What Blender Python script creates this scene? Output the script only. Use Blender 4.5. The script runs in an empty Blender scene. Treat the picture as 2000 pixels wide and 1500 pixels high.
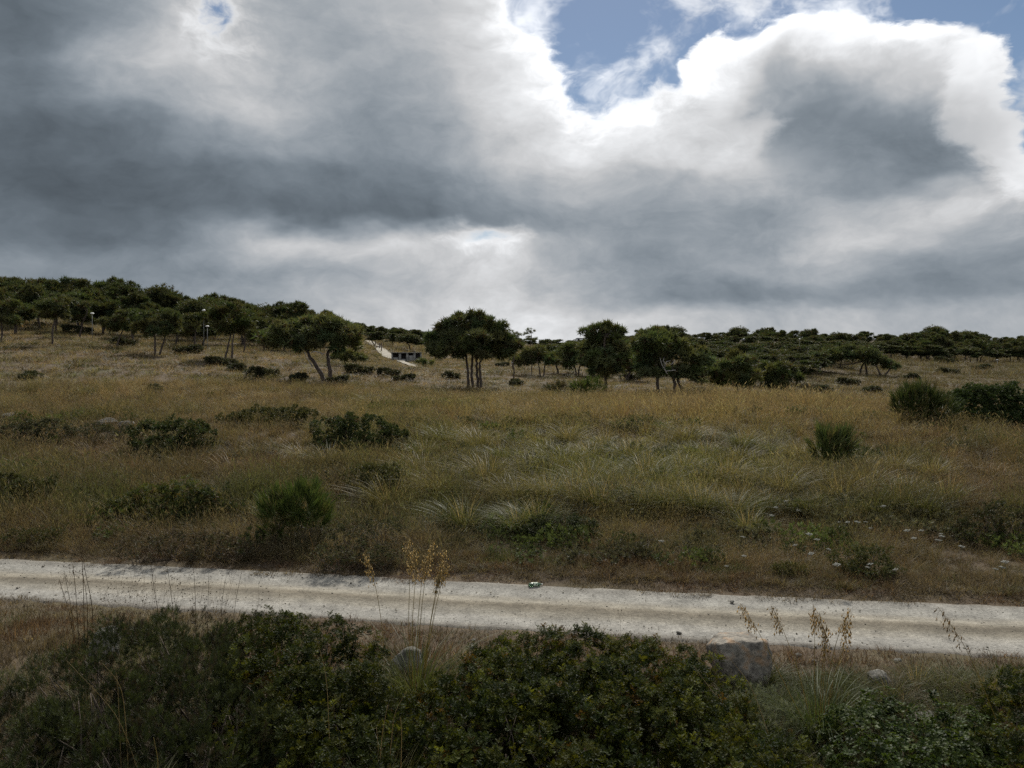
import bpy, bmesh, math, random
import numpy as np
from mathutils import Vector

# ------------------------------------------------------------------ camera, sky, sun, exposure
scene = bpy.context.scene
rng = np.random.default_rng(7)
random.seed(7)
CAM_Z, FPX, HOR = 5.4, 1570.0, 690.0          # eye height (m), focal length and horizon row on a 2000x1500 frame
cam_data = bpy.data.cameras.new("camera")
cam_data.sensor_width = 36.0
cam_data.lens = FPX / 2000.0 * 36.0
cam_data.shift_y = -(750.0 - HOR) / 2000.0
cam_data.clip_start, cam_data.clip_end = 0.1, 6000.0
cam = bpy.data.objects.new("camera", cam_data)
cam.location = (0, 0, CAM_Z)
cam.rotation_euler = (math.radians(90), 0, 0)
scene.collection.objects.link(cam)
scene.camera = cam

SUN_EL, SUN_AZ = math.radians(43), math.radians(6)      # azimuth from +Y towards +X
world = bpy.data.worlds.new("World")
scene.world = world
world.use_nodes = True


def build_world():
    nt = world.node_tree
    nt.nodes.clear()
    N, L = nt.nodes.new, nt.links.new

    def inp(sock, v):
        if v is None:
            return
        if isinstance(v, bpy.types.NodeSocket):
            L(v, sock)
        else:
            sock.default_value = v

    def math_(op, a, b=None, c=None, clamp=False):
        n = N("ShaderNodeMath"); n.operation = op; n.use_clamp = clamp
        for i, v in enumerate((a, b, c)):
            inp(n.inputs[i], v)
        return n.outputs[0]

    def vmath(op, a, b=None, c=None, out=0):
        n = N("ShaderNodeVectorMath"); n.operation = op
        for i, v in enumerate((a, b, c)):
            inp(n.inputs[i], v)
        return n.outputs[out]

    def noise(vec, scale, detail=5.0, rough=0.55, lac=2.0):
        n = N("ShaderNodeTexNoise")
        n.inputs["Scale"].default_value = scale
        n.inputs["Detail"].default_value = detail
        n.inputs["Roughness"].default_value = rough
        n.inputs["Lacunarity"].default_value = lac
        L(vec, n.inputs["Vector"])
        return n

    def smooth(v, a, b, t0=0.0, t1=1.0):
        n = N("ShaderNodeMapRange"); n.interpolation_type = "SMOOTHSTEP"
        inp(n.inputs[0], v)
        for i, x in enumerate((a, b, t0, t1)):
            n.inputs[1 + i].default_value = x
        return n.outputs[0]

    def mixf(f, a, b):
        n = N("ShaderNodeMix"); n.data_type = "FLOAT"
        inp(n.inputs[0], f); inp(n.inputs[2], a); inp(n.inputs[3], b)
        return n.outputs[0]

    def mixc(f, a, b):
        n = N("ShaderNodeMix"); n.data_type = "RGBA"
        inp(n.inputs[0], f); inp(n.inputs[6], a); inp(n.inputs[7], b)
        return n.outputs[2]

    tc = N("ShaderNodeTexCoord")
    d0 = tc.outputs["Generated"]
    # clouds flatten towards the horizon: stretch the vertical axis of the noise domain
    st = vmath("MULTIPLY", d0, (1.0, 1.0, 2.1))
    w1 = noise(st, 3.2, 2, 0.55)
    w2 = noise(st, 11.0, 3, 0.6)
    off1 = vmath("MULTIPLY", vmath("SUBTRACT", w1.outputs["Color"], (0.5, 0.5, 0.5)), (0.13, 0.13, 0.07))
    off2 = vmath("MULTIPLY", vmath("SUBTRACT", w2.outputs["Color"], (0.5, 0.5, 0.5)), (0.05, 0.05, 0.036))
    dw = vmath("ADD", vmath("ADD", d0, off1), off2)

    def azel(v):
        s = N("ShaderNodeSeparateXYZ"); L(v, s.inputs[0])
        az = math_("ARCTAN2", s.outputs[0], s.outputs[1])
        h = math_("SQRT", math_("ADD", math_("MULTIPLY", s.outputs[0], s.outputs[0]), math_("MULTIPLY", s.outputs[1], s.outputs[1])))
        el = math_("ARCTAN2", s.outputs[2], h)
        return az, el
    az, el = azel(dw)
    az01 = math_("MULTIPLY_ADD", az, 1.0 / (2 * math.pi), 0.5)

    def p_az(px):
        return math.atan((px - 1000.0) / FPX)

    def p_el(px, py):
        return math.atan((HOR - py) / math.hypot(FPX, px - 1000.0))

    # cloud thickness seen from the ground: rows of greys (display values), left to right
    xs = [0, 125, 250, 375, 500, 625, 750, 875, 1000, 1125, 1250, 1375, 1500, 1625, 1750, 1875, 2000]
    rows = [
        (-60, [100, 130, 165, 175, 170, 155, 150, 165, 225, 225, 215, 210, 205, 200, 200, 195, 180]),
        (20, [92, 128, 172, 184, 172, 150, 150, 166, 240, 228, 218, 208, 210, 215, 215, 195, 175]),
        (90, [86, 132, 178, 192, 178, 150, 148, 165, 245, 240, 222, 218, 246, 252, 250, 235, 185]),
        (165, [88, 150, 184, 196, 192, 156, 148, 160, 228, 250, 238, 236, 236, 240, 226, 240, 210]),
        (235, [88, 128, 158, 180, 188, 162, 146, 152, 205, 248, 238, 228, 200, 140, 122, 138, 232]),
        (305, [78, 98, 112, 126, 152, 150, 136, 142, 190, 228, 206, 216, 206, 138, 108, 104, 200]),
        (365, [80, 90, 96, 104, 112, 116, 118, 124, 160, 180, 160, 168, 200, 150, 112, 126, 222]),
        (425, [96, 88, 92, 98, 98, 102, 104, 108, 142, 152, 146, 150, 154, 172, 186, 212, 196]),
        (485, [108, 100, 104, 122, 176, 196, 202, 214, 214, 158, 150, 148, 166, 196, 198, 172, 160]),
        (545, [132, 132, 132, 138, 142, 144, 172, 200, 202, 170, 146, 146, 166, 168, 162, 138, 140]),
        (590, [136, 142, 140, 142, 150, 158, 182, 200, 206, 176, 140, 136, 136, 134, 134, 132, 136]),
        (640, [152, 156, 160, 166, 172, 182, 198, 210, 216, 214, 200, 188, 182, 176, 176, 172, 168]),
        (700, [170, 172, 176, 180, 186, 192, 202, 210, 216, 214, 204, 196, 190, 186, 184, 182, 180]),
    ]
    rest = [(-180, 150), (-150, 175), (-120, 135), (-95, 165), (-75, 125), (-55, 155), (55, 160), (75, 130), (95, 170), (120, 140), (150, 165), (179.9, 150)]
    val = None
    prev = None
    for k, (py, vals) in enumerate(rows):
        r = N("ShaderNodeValToRGB")
        r.color_ramp.interpolation = "B_SPLINE"
        stops = [(p_az(x) / (2 * math.pi) + 0.5, v) for x, v in zip(xs, vals)]
        stops += [(a / 360.0 + 0.5, v + 14 * math.sin(k * 0.9 + i * 2.1)) for i, (a, v) in enumerate(rest)]
        stops.sort()
        els = r.color_ramp.elements
        while len(els) < len(stops):
            els.new(0.5)
        for e, (p, v) in zip(els, stops):
            e.position = min(max(p, 0), 1)
            g = max(0, v) / 255.0
            g = g + 0.055 * (1 - g)
            lin = ((g + 0.055) / 1.055) ** 2.4
            e.color = (lin, lin, lin, 1)
        L(az01, r.inputs[0])
        e_here = p_el(1000, py)
        if val is None:
            val = r.outputs[0]
        else:
            f = smooth(el, prev, e_here)
            val = mixc(f, val, r.outputs[0])
        prev = e_here
    # above the last row (towards the zenith) the same broken cloud goes on
    val = val if isinstance(val, bpy.types.NodeSocket) else val
    sp = N("ShaderNodeSeparateColor"); L(val, sp.inputs[0])
    base = sp.outputs[0]
    zen = noise(vmath("MULTIPLY", d0, (2.0, 2.0, 2.0)), 1.6, 2, 0.55)
    zv = smooth(zen.outputs[0], 0.3, 0.72, 0.16, 0.75)
    base = mixf(smooth(el, p_el(1000, -40), p_el(1000, -420)), base, zv)
    # billowing relief: large soft lumps, fine curdled texture
    f1 = noise(dw, 6.0, 5, 0.58)
    f2 = noise(vmath("MULTIPLY", dw, (1.0, 1.0, 1.7)), 17.0, 5, 0.62)
    lump = math_("MULTIPLY_ADD", math_("SUBTRACT", f1.outputs[0], 0.5), 0.8, 1.0)
    fine = math_("MULTIPLY_ADD", math_("SUBTRACT", f2.outputs[0], 0.5), 0.75, 1.0)
    bright = math_("MULTIPLY", base, math_("MULTIPLY", lump, fine))

    # the heaped cloud on the right: a white crest round a grey core, with a crisp curdled outline
    cv0 = N("ShaderNodeCombineXYZ"); L(az, cv0.inputs[0]); L(el, cv0.inputs[1])

    def ellipse(gx, gy, rx, ry):
        c = (p_az(gx), p_el(gx, gy)); r = (rx / FPX, ry / FPX)
        q = vmath("MULTIPLY_ADD", cv0.outputs[0], (1 / r[0], 1 / r[1], 0), (-c[0] / r[0], -c[1] / r[1], 0))
        return math_("MULTIPLY", math_("SUBTRACT", 1.0, vmath("LENGTH", q, out=1)), math.sqrt(rx * ry) / 110.0)
    heap = None
    for e in ((1425, 165, 105, 80), (1590, 135, 170, 85), (1760, 190, 180, 115), (1860, 290, 115, 100), (1700, 290, 200, 110)):
        g_ = ellipse(*e)
        heap = g_ if heap is None else math_("SMOOTH_MAX", heap, g_, 0.10)
    curd = math_("MULTIPLY_ADD", math_("SUBTRACT", f2.outputs[0], 0.5), 0.75, heap)
    core = math_("SMOOTH_MAX", ellipse(1750, 325, 270, 170), ellipse(1570, 250, 190, 110), 0.5)
    core = math_("MULTIPLY_ADD", math_("SUBTRACT", f1.outputs[0], 0.5), 2.6, core)
    core = math_("MULTIPLY_ADD", math_("SUBTRACT", f2.outputs[0], 0.5), 1.2, core)
    hv = smooth(core, -1.25, 1.15, 0.98, 0.24)
    hv = math_("MULTIPLY", hv, math_("MULTIPLY_ADD", math_("SUBTRACT", f2.outputs[0], 0.5), 0.9, 0.95))
    hm = math_("MULTIPLY", smooth(curd, -0.05, 0.30), smooth(el, p_el(1700, 385), p_el(1700, 215)))
    bright = mixf(hm, bright, hv)

    # gaps of blue between the clouds, as ellipses in azimuth and elevation
    cv = N("ShaderNodeCombineXYZ"); L(az, cv.inputs[0]); L(el, cv.inputs[1])
    gaps = [(1235, 55, 185, 130), (1165, 145, 72, 72), (1085, 20, 110, 70), (1370, 15, 140, 80), (1540, -60, 330, 78), (1850, -60, 260, 105),
            (2008, 120, 95, 190), (422, 22, 34, 26), (436, 48, 22, 26), (945, 466, 34, 9), (1640, 1000, 1, 1)]
    gap = None
    for gx, gy, rx, ry in gaps[:-1]:
        c = (p_az(gx), p_el(gx, gy), 0)
        r = (rx / FPX, ry / FPX, 1)
        q = vmath("MULTIPLY_ADD", cv.outputs[0], (1 / r[0], 1 / r[1], 0), (-c[0] / r[0], -c[1] / r[1], 0))
        ln = vmath("LENGTH", q, out=1)
        e = math_("SUBTRACT", 1.0, ln)
        e = math_("MULTIPLY", e, math.sqrt(rx * ry) / 110.0)
        gap = e if gap is None else math_("SMOOTH_MAX", gap, e, 0.12)
    # elsewhere in the sky: occasional gaps from noise, away from the part described above
    outside = smooth(math_("ABSOLUTE", az), 0.62, 0.8)
    outside = math_("MAXIMUM", outside, smooth(el, p_el(1000, -120), p_el(1000, -420)))
    og = noise(vmath("MULTIPLY", d0, (1.0, 1.0, 1.4)), 3.0, 2, 0.5)
    gap2 = math_("MULTIPLY", math_("SUBTRACT", og.outputs[0], 0.58), 4.0)
    gap = mixf(outside, gap, gap2)
    edge = math_("MULTIPLY_ADD", math_("SUBTRACT", f2.outputs[0], 0.5), 1.1, gap)
    edge = math_("MULTIPLY_ADD", math_("SUBTRACT", f1.outputs[0], 0.5), 0.5, edge)
    blue = math_("MULTIPLY", smooth(edge, -0.08, 0.24), smooth(curd, 0.05, -0.12))
    # bright rims where the cloud thins towards a gap
    rim = smooth(edge, -0.62, 0.05)
    bright = math_("MULTIPLY_ADD", math_("MULTIPLY", rim, rim), 0.26, bright)
    # thin wisps inside the gaps
    wz = noise(vmath("MULTIPLY", dw, (1.0, 1.0, 1.3)), 9.0, 5, 0.62)
    wisp = smooth(wz.outputs[0], 0.45, 0.70, 0.0, 0.75)
    blue = math_("MULTIPLY", blue, math_("SUBTRACT", 1.0, wisp))
    # forward scattering: cloud in line with the sun is brighter
    sd = (math.sin(SUN_AZ) * math.cos(SUN_EL), math.cos(SUN_AZ) * math.cos(SUN_EL), math.sin(SUN_EL))
    ca = vmath("DOT_PRODUCT", d0, sd, out=1)
    glow = smooth(ca, 0.86, 1.0, 0.0, 0.35)
    bright = math_("MULTIPLY_ADD", glow, 0.6, bright)
    bright = math_("MINIMUM", bright, 1.25)
    # thick cloud is blue-grey, thin cloud white
    tint = mixc(smooth(bright, 0.08, 0.62), (0.80, 0.98, 1.16, 1), (0.985, 1.0, 1.02, 1))
    cc = vmath("SCALE", tint, None)
    nsc = cc.node
    L(bright, nsc.inputs["Scale"])

    sky = N("ShaderNodeTexSky")
    sky.sky_type = "NISHITA"
    sky.sun_disc = False
    sky.sun_elevation = SUN_EL
    sky.sun_rotation = SUN_AZ
    sky.altitude = 20
    sky.air_density = 1.0
    sky.dust_density = 0.2
    sky.ozone_density = 1.6
    b1 = N("ShaderNodeBackground"); L(sky.outputs[0], b1.inputs[0]); b1.inputs[1].default_value = 0.066
    b2 = N("ShaderNodeBackground"); L(cc, b2.inputs[0]); b2.inputs[1].default_value = 1.0
    mx = N("ShaderNodeMixShader"); L(blue, mx.inputs[0]); L(b2.outputs[0], mx.inputs[1]); L(b1.outputs[0], mx.inputs[2])
    out = N("ShaderNodeOutputWorld"); L(mx.outputs[0], out.inputs[0])


build_world()
sun_data = bpy.data.lights.new("sun", "SUN")
sun_data.energy = 4.4
sun_data.angle = math.radians(5.0)
sun_data.color = (1.0, 0.95, 0.86)
sun = bpy.data.objects.new("sun", sun_data)
to_sun = Vector((math.sin(SUN_AZ) * math.cos(SUN_EL), math.cos(SUN_AZ) * math.cos(SUN_EL), math.sin(SUN_EL)))
sun.rotation_euler = (-to_sun).to_track_quat("-Z", "Y").to_euler()
sun.location = (0, 0, 60)
scene.collection.objects.link(sun)
vs = scene.view_settings
vs.view_transform, vs.look, vs.gamma, vs.exposure = "Standard", "None", 1.0, 0.0
scene.cycles.max_bounces = 5
scene.cycles.diffuse_bounces = 3
scene.cycles.use_adaptive_sampling = True
scene.cycles.adaptive_threshold = 0.02
world.cycles.sampling_method = "NONE"
scene.cycles.transmission_bounces = 4
scene.cycles.transparent_max_bounces = 4
scene.cycles.use_denoising = False

# ------------------------------------------------------------------ helpers
C = scene.collection


def hash3(ix, iy, iz):
    h = (ix * 374761393 + iy * 668265263 + iz * 2147483647 + 1274126177) & 0xFFFFFFFF
    h = ((h ^ (h >> 13)) * 1274126177) & 0xFFFFFFFF
    h = h ^ (h >> 16)
    return (h & 0xFFFFFF) / float(0xFFFFFF)


def vnoise(p):
    p = np.asarray(p, float)
    i = np.floor(p).astype(np.int64)
    f = p - i
    f = f * f * (3 - 2 * f)
    r = 0
    for dx in (0, 1):
        for dy in (0, 1):
            for dz in (0, 1):
                w = (f[:, 0] if dx else 1 - f[:, 0]) * (f[:, 1] if dy else 1 - f[:, 1]) * (f[:, 2] if dz else 1 - f[:, 2])
                r = r + w * hash3(i[:, 0] + dx, i[:, 1] + dy, i[:, 2] + dz)
    return r


def fbm(p, octv=4):
    p = np.asarray(p, float)
    a, s, t = 0.5, 0.0, 0.0
    for k in range(octv):
        s = s + a * vnoise(p * (2 ** k) + 17.3 * k)
        t += a
        a *= 0.5
    return s / t                                   # 0..1


def fbm2(x, y, scale, seed=0.0, octv=4):
    return fbm(np.stack([np.asarray(x) * scale + seed, np.asarray(y) * scale - seed, np.full(np.shape(x), seed * 1.7)], -1), octv)


def sstep(a, b, x):
    t = np.clip((np.asarray(x, float) - a) / (b - a), 0, 1)
    return t * t * (3 - 2 * t)


def mesh_tris(name, V, F, col=None, smooth=False):
    V = np.ascontiguousarray(V, np.float32); F = np.ascontiguousarray(F, np.int32)
    me = bpy.data.meshes.new(name)
    me.vertices.add(len(V)); me.vertices.foreach_set("co", V.ravel())
    me.loops.add(F.size); me.loops.foreach_set("vertex_index", F.ravel())
    me.polygons.add(len(F)); me.polygons.foreach_set("loop_start", np.arange(0, F.size, F.shape[1], dtype=np.int32))
    if smooth:
        me.polygons.foreach_set("use_smooth", np.ones(len(F), bool))
    me.update(calc_edges=True)
    if col is not None:
        a = me.color_attributes.new("col", "FLOAT_COLOR", "POINT")
        c4 = np.ones((len(V), 4), np.float32); c4[:, :3] = col
        a.data.foreach_set("color", c4.ravel())
    return me


class MB:
    """collects triangles with a colour per vertex"""
    def __init__(self):
        self.v, self.f, self.c, self.n = [], [], [], 0

    def add(self, V, F, col=(1, 1, 1)):
        V = np.asarray(V, float); F = np.asarray(F, int)
        if F.shape[1] == 4:
            F = np.concatenate([F[:, [0, 1, 2]], F[:, [0, 2, 3]]])
        self.v.append(V); self.f.append(F + self.n)
        c = np.asarray(col, float)
        self.c.append(np.broadcast_to(c, V.shape) if c.ndim == 1 else c)
        self.n += len(V)
        return self

    def tube(self, pts, rad, sides=6, col=(1, 1, 1), cap=True):
        P = np.asarray(pts, float); R = np.broadcast_to(np.asarray(rad, float), (len(P),))
        T = np.gradient(P, axis=0); T /= np.linalg.norm(T, axis=1)[:, None] + 1e-9
        up = np.array([0.31, 0.83, 0.46])
        A = np.cross(T, up); A /= np.linalg.norm(A, axis=1)[:, None] + 1e-9
        B = np.cross(T, A)
        th = np.arange(sides) / sides * 2 * math.pi
        V = (P[:, None] + R[:, None, None] * (np.cos(th)[None, :, None] * A[:, None] + np.sin(th)[None, :, None] * B[:, None])).reshape(-1, 3)
        F = []
        for i in range(len(P) - 1):
            for j in range(sides):
                a, b = i * sides + j, i * sides + (j + 1) % sides
                F.append((a, b, b + sides, a + sides))
        F = np.array(F)
        F = np.concatenate([F[:, [0, 1, 2]], F[:, [0, 2, 3]]])
        if cap:
            e = (len(P) - 1) * sides
            F = np.concatenate([F, np.array([(e, e + j, e + j + 1) for j in range(1, sides - 1)]), np.array([(0, j + 1, j) for j in range(1, sides - 1)])])
        return self.add(V, F, col)

    def box(self, c, s, col=(1, 1, 1)):
        c = np.asarray(c, float); s = np.asarray(s, float) / 2
        V = np.array([(x, y, z) for x in (-1, 1) for y in (-1, 1) for z in (-1, 1)], float) * s + c
        F = np.array([(0, 1, 3, 2), (4, 6, 7, 5), (0, 4, 5, 1), (2, 3, 7, 6), (0, 2, 6, 4), (1, 5, 7, 3)])
        return self.add(V, F, col)

    def mesh(self, name, smooth=False):
        return mesh_tris(name, np.concatenate(self.v), np.concatenate(self.f), np.concatenate(self.c), smooth)

    def obj(self, name, m, parent=None, smooth=False):
        return link(name, self.mesh(name, smooth), m, parent)


def link(name, me, m, parent=None):
    o = bpy.data.objects.new(name, me)
    if m is not None and me is not None and not me.materials:
        me.materials.append(m)
    C.objects.link(o)
    if parent is not None:
        o.parent = parent
    return o


def tag(o, label, cat=None, group=None, kind=None):
    o["label"] = label
    if cat:
        o["category"] = cat
    if group:
        o["group"] = group
    if kind:
        o["kind"] = kind
    return o


def thing(name, label, cat, loc=(0, 0, 0), group=None, rz=0.0, sc=1.0):
    o = bpy.data.objects.new(name, None)
    o.empty_display_size = 0.2
    C.objects.link(o)
    o.location = loc; o.rotation_euler = (0, 0, rz); o.scale = (sc, sc, sc) if np.isscalar(sc) else sc
    return tag(o, label, cat, group)


def copy_tree(root, parent=None):
    c = root.copy(); C.objects.link(c); c.parent = parent
    for ch in list(root.children):
        copy_tree(ch, c)
    return c


def stamp(PV, PF, pos, axis, scale, r=None):
    """copies a small pattern (axis = +Z) to many places; returns V, F, index of the copy per vertex"""
    r = r or rng
    n = len(pos)
    z = axis / (np.linalg.norm(axis, axis=1)[:, None] + 1e-9)
    h = r.normal(size=(n, 3))
    x = np.cross(h, z); x /= np.linalg.norm(x, axis=1)[:, None] + 1e-9
    y = np.cross(z, x)
    M = np.stack([x, y, z], 1) * np.asarray(scale).reshape(-1, 1, 1)
    V = np.einsum("vi,nij->nvj", PV, M) + pos[:, None]
    F = (PF[None] + (np.arange(n) * len(PV))[:, None, None])
    return V.reshape(-1, 3), F.reshape(-1, PF.shape[1]), np.repeat(np.arange(n), len(PV))


# materials
def new_mat(name):
    m = bpy.data.materials.new(name); m.use_nodes = True
    nt = m.node_tree; nt.nodes.clear()
    out = nt.nodes.new("ShaderNodeOutputMaterial")
    return m, nt, out


def nd(nt, typ, **kw):
    n = nt.nodes.new(typ)
    for k, v in kw.items():
        setattr(n, k, v)
    return n


def mat_leaf(name, transl=0.3, rough=0.55, spec=0.3, var=0.25, instancer=False, tcol=(1.25, 1.2, 0.6)):
    m, nt, out = new_mat(name)
    L = nt.links.new
    at = nd(nt, "ShaderNodeAttribute", attribute_name="col")
    col = at.outputs["Color"]
    if instancer:
        ai = nd(nt, "ShaderNodeAttribute", attribute_name="tint", attribute_type="INSTANCER")
        mx = nd(nt, "ShaderNodeMix", data_type="RGBA", blend_type="MULTIPLY"); mx.inputs[0].default_value = 1
        L(col, mx.inputs[6]); L(ai.outputs["Color"], mx.inputs[7]); col = mx.outputs[2]
    oi = nd(nt, "ShaderNodeObjectInfo")
    mr = nd(nt, "ShaderNodeMapRange"); L(oi.outputs["Random"], mr.inputs[0]); mr.inputs[3].default_value = 1 - var; mr.inputs[4].default_value = 1 + var
    hs = nd(nt, "ShaderNodeHueSaturation"); L(mr.outputs[0], hs.inputs["Value"]); L(col, hs.inputs["Color"])
    pb = nd(nt, "ShaderNodeBsdfPrincipled")
    L(hs.outputs[0], pb.inputs["Base Color"])
    pb.inputs["Roughness"].default_value = rough
    pb.inputs["Specular IOR Level"].default_value = spec
    if transl > 0:
        tr = nd(nt, "ShaderNodeBsdfTranslucent")
        mt = nd(nt, "ShaderNodeMix", data_type="RGBA", blend_type="MULTIPLY"); mt.inputs[0].default_value = 1
        L(hs.outputs[0], mt.inputs[6]); mt.inputs[7].default_value = (*tcol, 1)
        L(mt.outputs[2], tr.inputs[0])
        mix = nd(nt, "ShaderNodeMixShader"); mix.inputs[0].default_value = transl
        L(pb.outputs[0], mix.inputs[1]); L(tr.outputs[0], mix.inputs[2]); L(mix.outputs[0], out.inputs[0])
    else:
        L(pb.outputs[0], out.inputs[0])
    return m


def mat_noise(name, c1, c2, scale=4.0, rough=0.85, bump=0.3, detail=8, c3=None, s3=0.7, bscale=None, use_col=False, spec=0.2, p=(0.35, 0.65)):
    m, nt, out = new_mat(name)
    L = nt.links.new
    tc = nd(nt, "ShaderNodeTexCoord")
    n1 = nd(nt, "ShaderNodeTexNoise"); n1.inputs["Scale"].default_value = scale; n1.inputs["Detail"].default_value = detail; n1.inputs["Roughness"].default_value = 0.62
    L(tc.outputs["Object"], n1.inputs["Vector"])
    r = nd(nt, "ShaderNodeValToRGB"); r.color_ramp.elements[0].position, r.color_ramp.elements[1].position = p
    r.color_ramp.elements[0].color = (*c1, 1); r.color_ramp.elements[1].color = (*c2, 1)
    L(n1.outputs[0], r.inputs[0])
    col = r.outputs[0]
    if c3 is not None:
        n3 = nd(nt, "ShaderNodeTexNoise"); n3.inputs["Scale"].default_value = s3; n3.inputs["Detail"].default_value = 6
        L(tc.outputs["Object"], n3.inputs["Vector"])
        mr = nd(nt, "ShaderNodeMapRange"); mr.interpolation_type = "SMOOTHSTEP"; L(n3.outputs[0], mr.inputs[0]); mr.inputs[1].default_value = 0.5; mr.inputs[2].default_value = 0.66
        mx = nd(nt, "ShaderNodeMix", data_type="RGBA"); L(mr.outputs[0], mx.inputs[0]); L(col, mx.inputs[6]); mx.inputs[7].default_value = (*c3, 1)
        col = mx.outputs[2]
    if use_col:
        at = nd(nt, "ShaderNodeAttribute", attribute_name="col")
        mx = nd(nt, "ShaderNodeMix", data_type="RGBA", blend_type="MULTIPLY"); mx.inputs[0].default_value = 1
        L(col, mx.inputs[6]); L(at.outputs["Color"], mx.inputs[7]); col = mx.outputs[2]
    pb = nd(nt, "ShaderNodeBsdfPrincipled"); L(col, pb.inputs["Base Color"]); pb.inputs["Roughness"].default_value = rough
    pb.inputs["Specular IOR Level"].default_value = spec
    if bump:
        n2 = nd(nt, "ShaderNodeTexNoise"); n2.inputs["Scale"].default_value = bscale or scale * 3; n2.inputs["Detail"].default_value = 8
        L(tc.outputs["Object"], n2.inputs["Vector"])
        b = nd(nt, "ShaderNodeBump"); b.inputs["Strength"].default_value = bump; b.inputs["Distance"].default_value = 0.05
        L(n2.outputs[0], b.inputs["Height"]); L(b.outputs[0], pb.inputs["Normal"])
    L(pb.outputs[0], out.inputs[0])
    return m


def mat_plain(name, c, rough=0.6, metal=0.0, spec=0.4):
    return mat_noise(name, tuple(x * 0.85 for x in c), tuple(min(1, x * 1.1) for x in c), 6.0, rough, 0.05, 4, spec=spec)


M_GROUND = mat_noise("earth", (0.06, 0.043, 0.028), (0.12, 0.09, 0.058), 1.3, 0.95, 0.6, 10, c3=(0.09, 0.078, 0.04), s3=0.16)
M_BARK = mat_noise("pine_bark", (0.06, 0.046, 0.038), (0.16, 0.13, 0.11), 7.0, 0.9, 0.5, use_col=True)
M_DEADWOOD = mat_noise("bleached_wood", (0.24, 0.22, 0.20), (0.46, 0.43, 0.40), 9.0, 0.8, 0.3)
M_TWIG = mat_noise("twig", (0.09, 0.07, 0.055), (0.17, 0.14, 0.11), 20.0, 0.85, 0.2)
M_PINE = mat_leaf("pine_needles", 0.3, 0.6, 0.15, 0.12)
M_SHRUB = mat_leaf("shrub_leaves", 0.25, 0.55, 0.15, 0.1)
M_GLOSSY = mat_leaf("mastic_leaves", 0.4, 0.5, 0.07, 0.08, tcol=(1.5, 1.3, 0.45))
M_GRASS = mat_leaf("grass_blades", 0.38, 0.6, 0.2, 0.22, instancer=True, tcol=(1.15, 1.1, 0.8))
M_BLADE = mat_leaf("tussock_blades", 0.38, 0.55, 0.3, 0.15, tcol=(1.15, 1.1, 0.7))
M_STRAW = mat_leaf("straw", 0.55, 0.6, 0.3, 0.1, tcol=(1.2, 1.1, 0.8))
M_PETAL = mat_leaf("white_petals", 0.35, 0.6, 0.2, 0.05, tcol=(1, 1, 1))
M_ROCK = mat_noise("limestone", (0.09, 0.082, 0.072), (0.36, 0.33, 0.28), 5.0, 0.9, 0.8, 10, c3=(0.30, 0.205, 0.13), s3=4.5, bscale=12)
M_ROCKG = mat_noise("grey_limestone", (0.07, 0.066, 0.058), (0.25, 0.238, 0.212), 6.0, 0.9, 0.7, 10, bscale=14)
M_CONCRETE = mat_noise("pale_concrete", (0.20, 0.195, 0.185), (0.32, 0.31, 0.29), 3.0, 0.85, 0.15)
M_DARK = mat_plain("dark_board", (0.035, 0.028, 0.028), 0.7)
M_WHITE = mat_plain("white_paint", (0.8, 0.8, 0.78), 0.5)
M_METAL = mat_plain("galvanised_pole", (0.2, 0.205, 0.2), 0.55)
M_POST = mat_plain("weathered_post", (0.13, 0.10, 0.08), 0.85)

# ------------------------------------------------------------------ terrain
ROAD_DIR = np.array([0.987, -0.159]); ROAD_DIR /= np.linalg.norm(ROAD_DIR)
ROAD_NRM = np.array([-ROAD_DIR[1], ROAD_DIR[0]])              # away from the camera
ROAD_MID = np.array([0.0, 17.25])
ROAD_HALF = 1.62


def road_s(x, y):
    """signed distance from the middle of the track, positive beyond it; and distance along it"""
    a = (x - ROAD_MID[0]) * ROAD_DIR[0] + (y - ROAD_MID[1]) * ROAD_DIR[1]
    s = (x - ROAD_MID[0]) * ROAD_NRM[0] + (y - ROAD_MID[1]) * ROAD_NRM[1]
    return s + 0.10 * np.sin(a * 0.23 + 0.7), a


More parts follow.
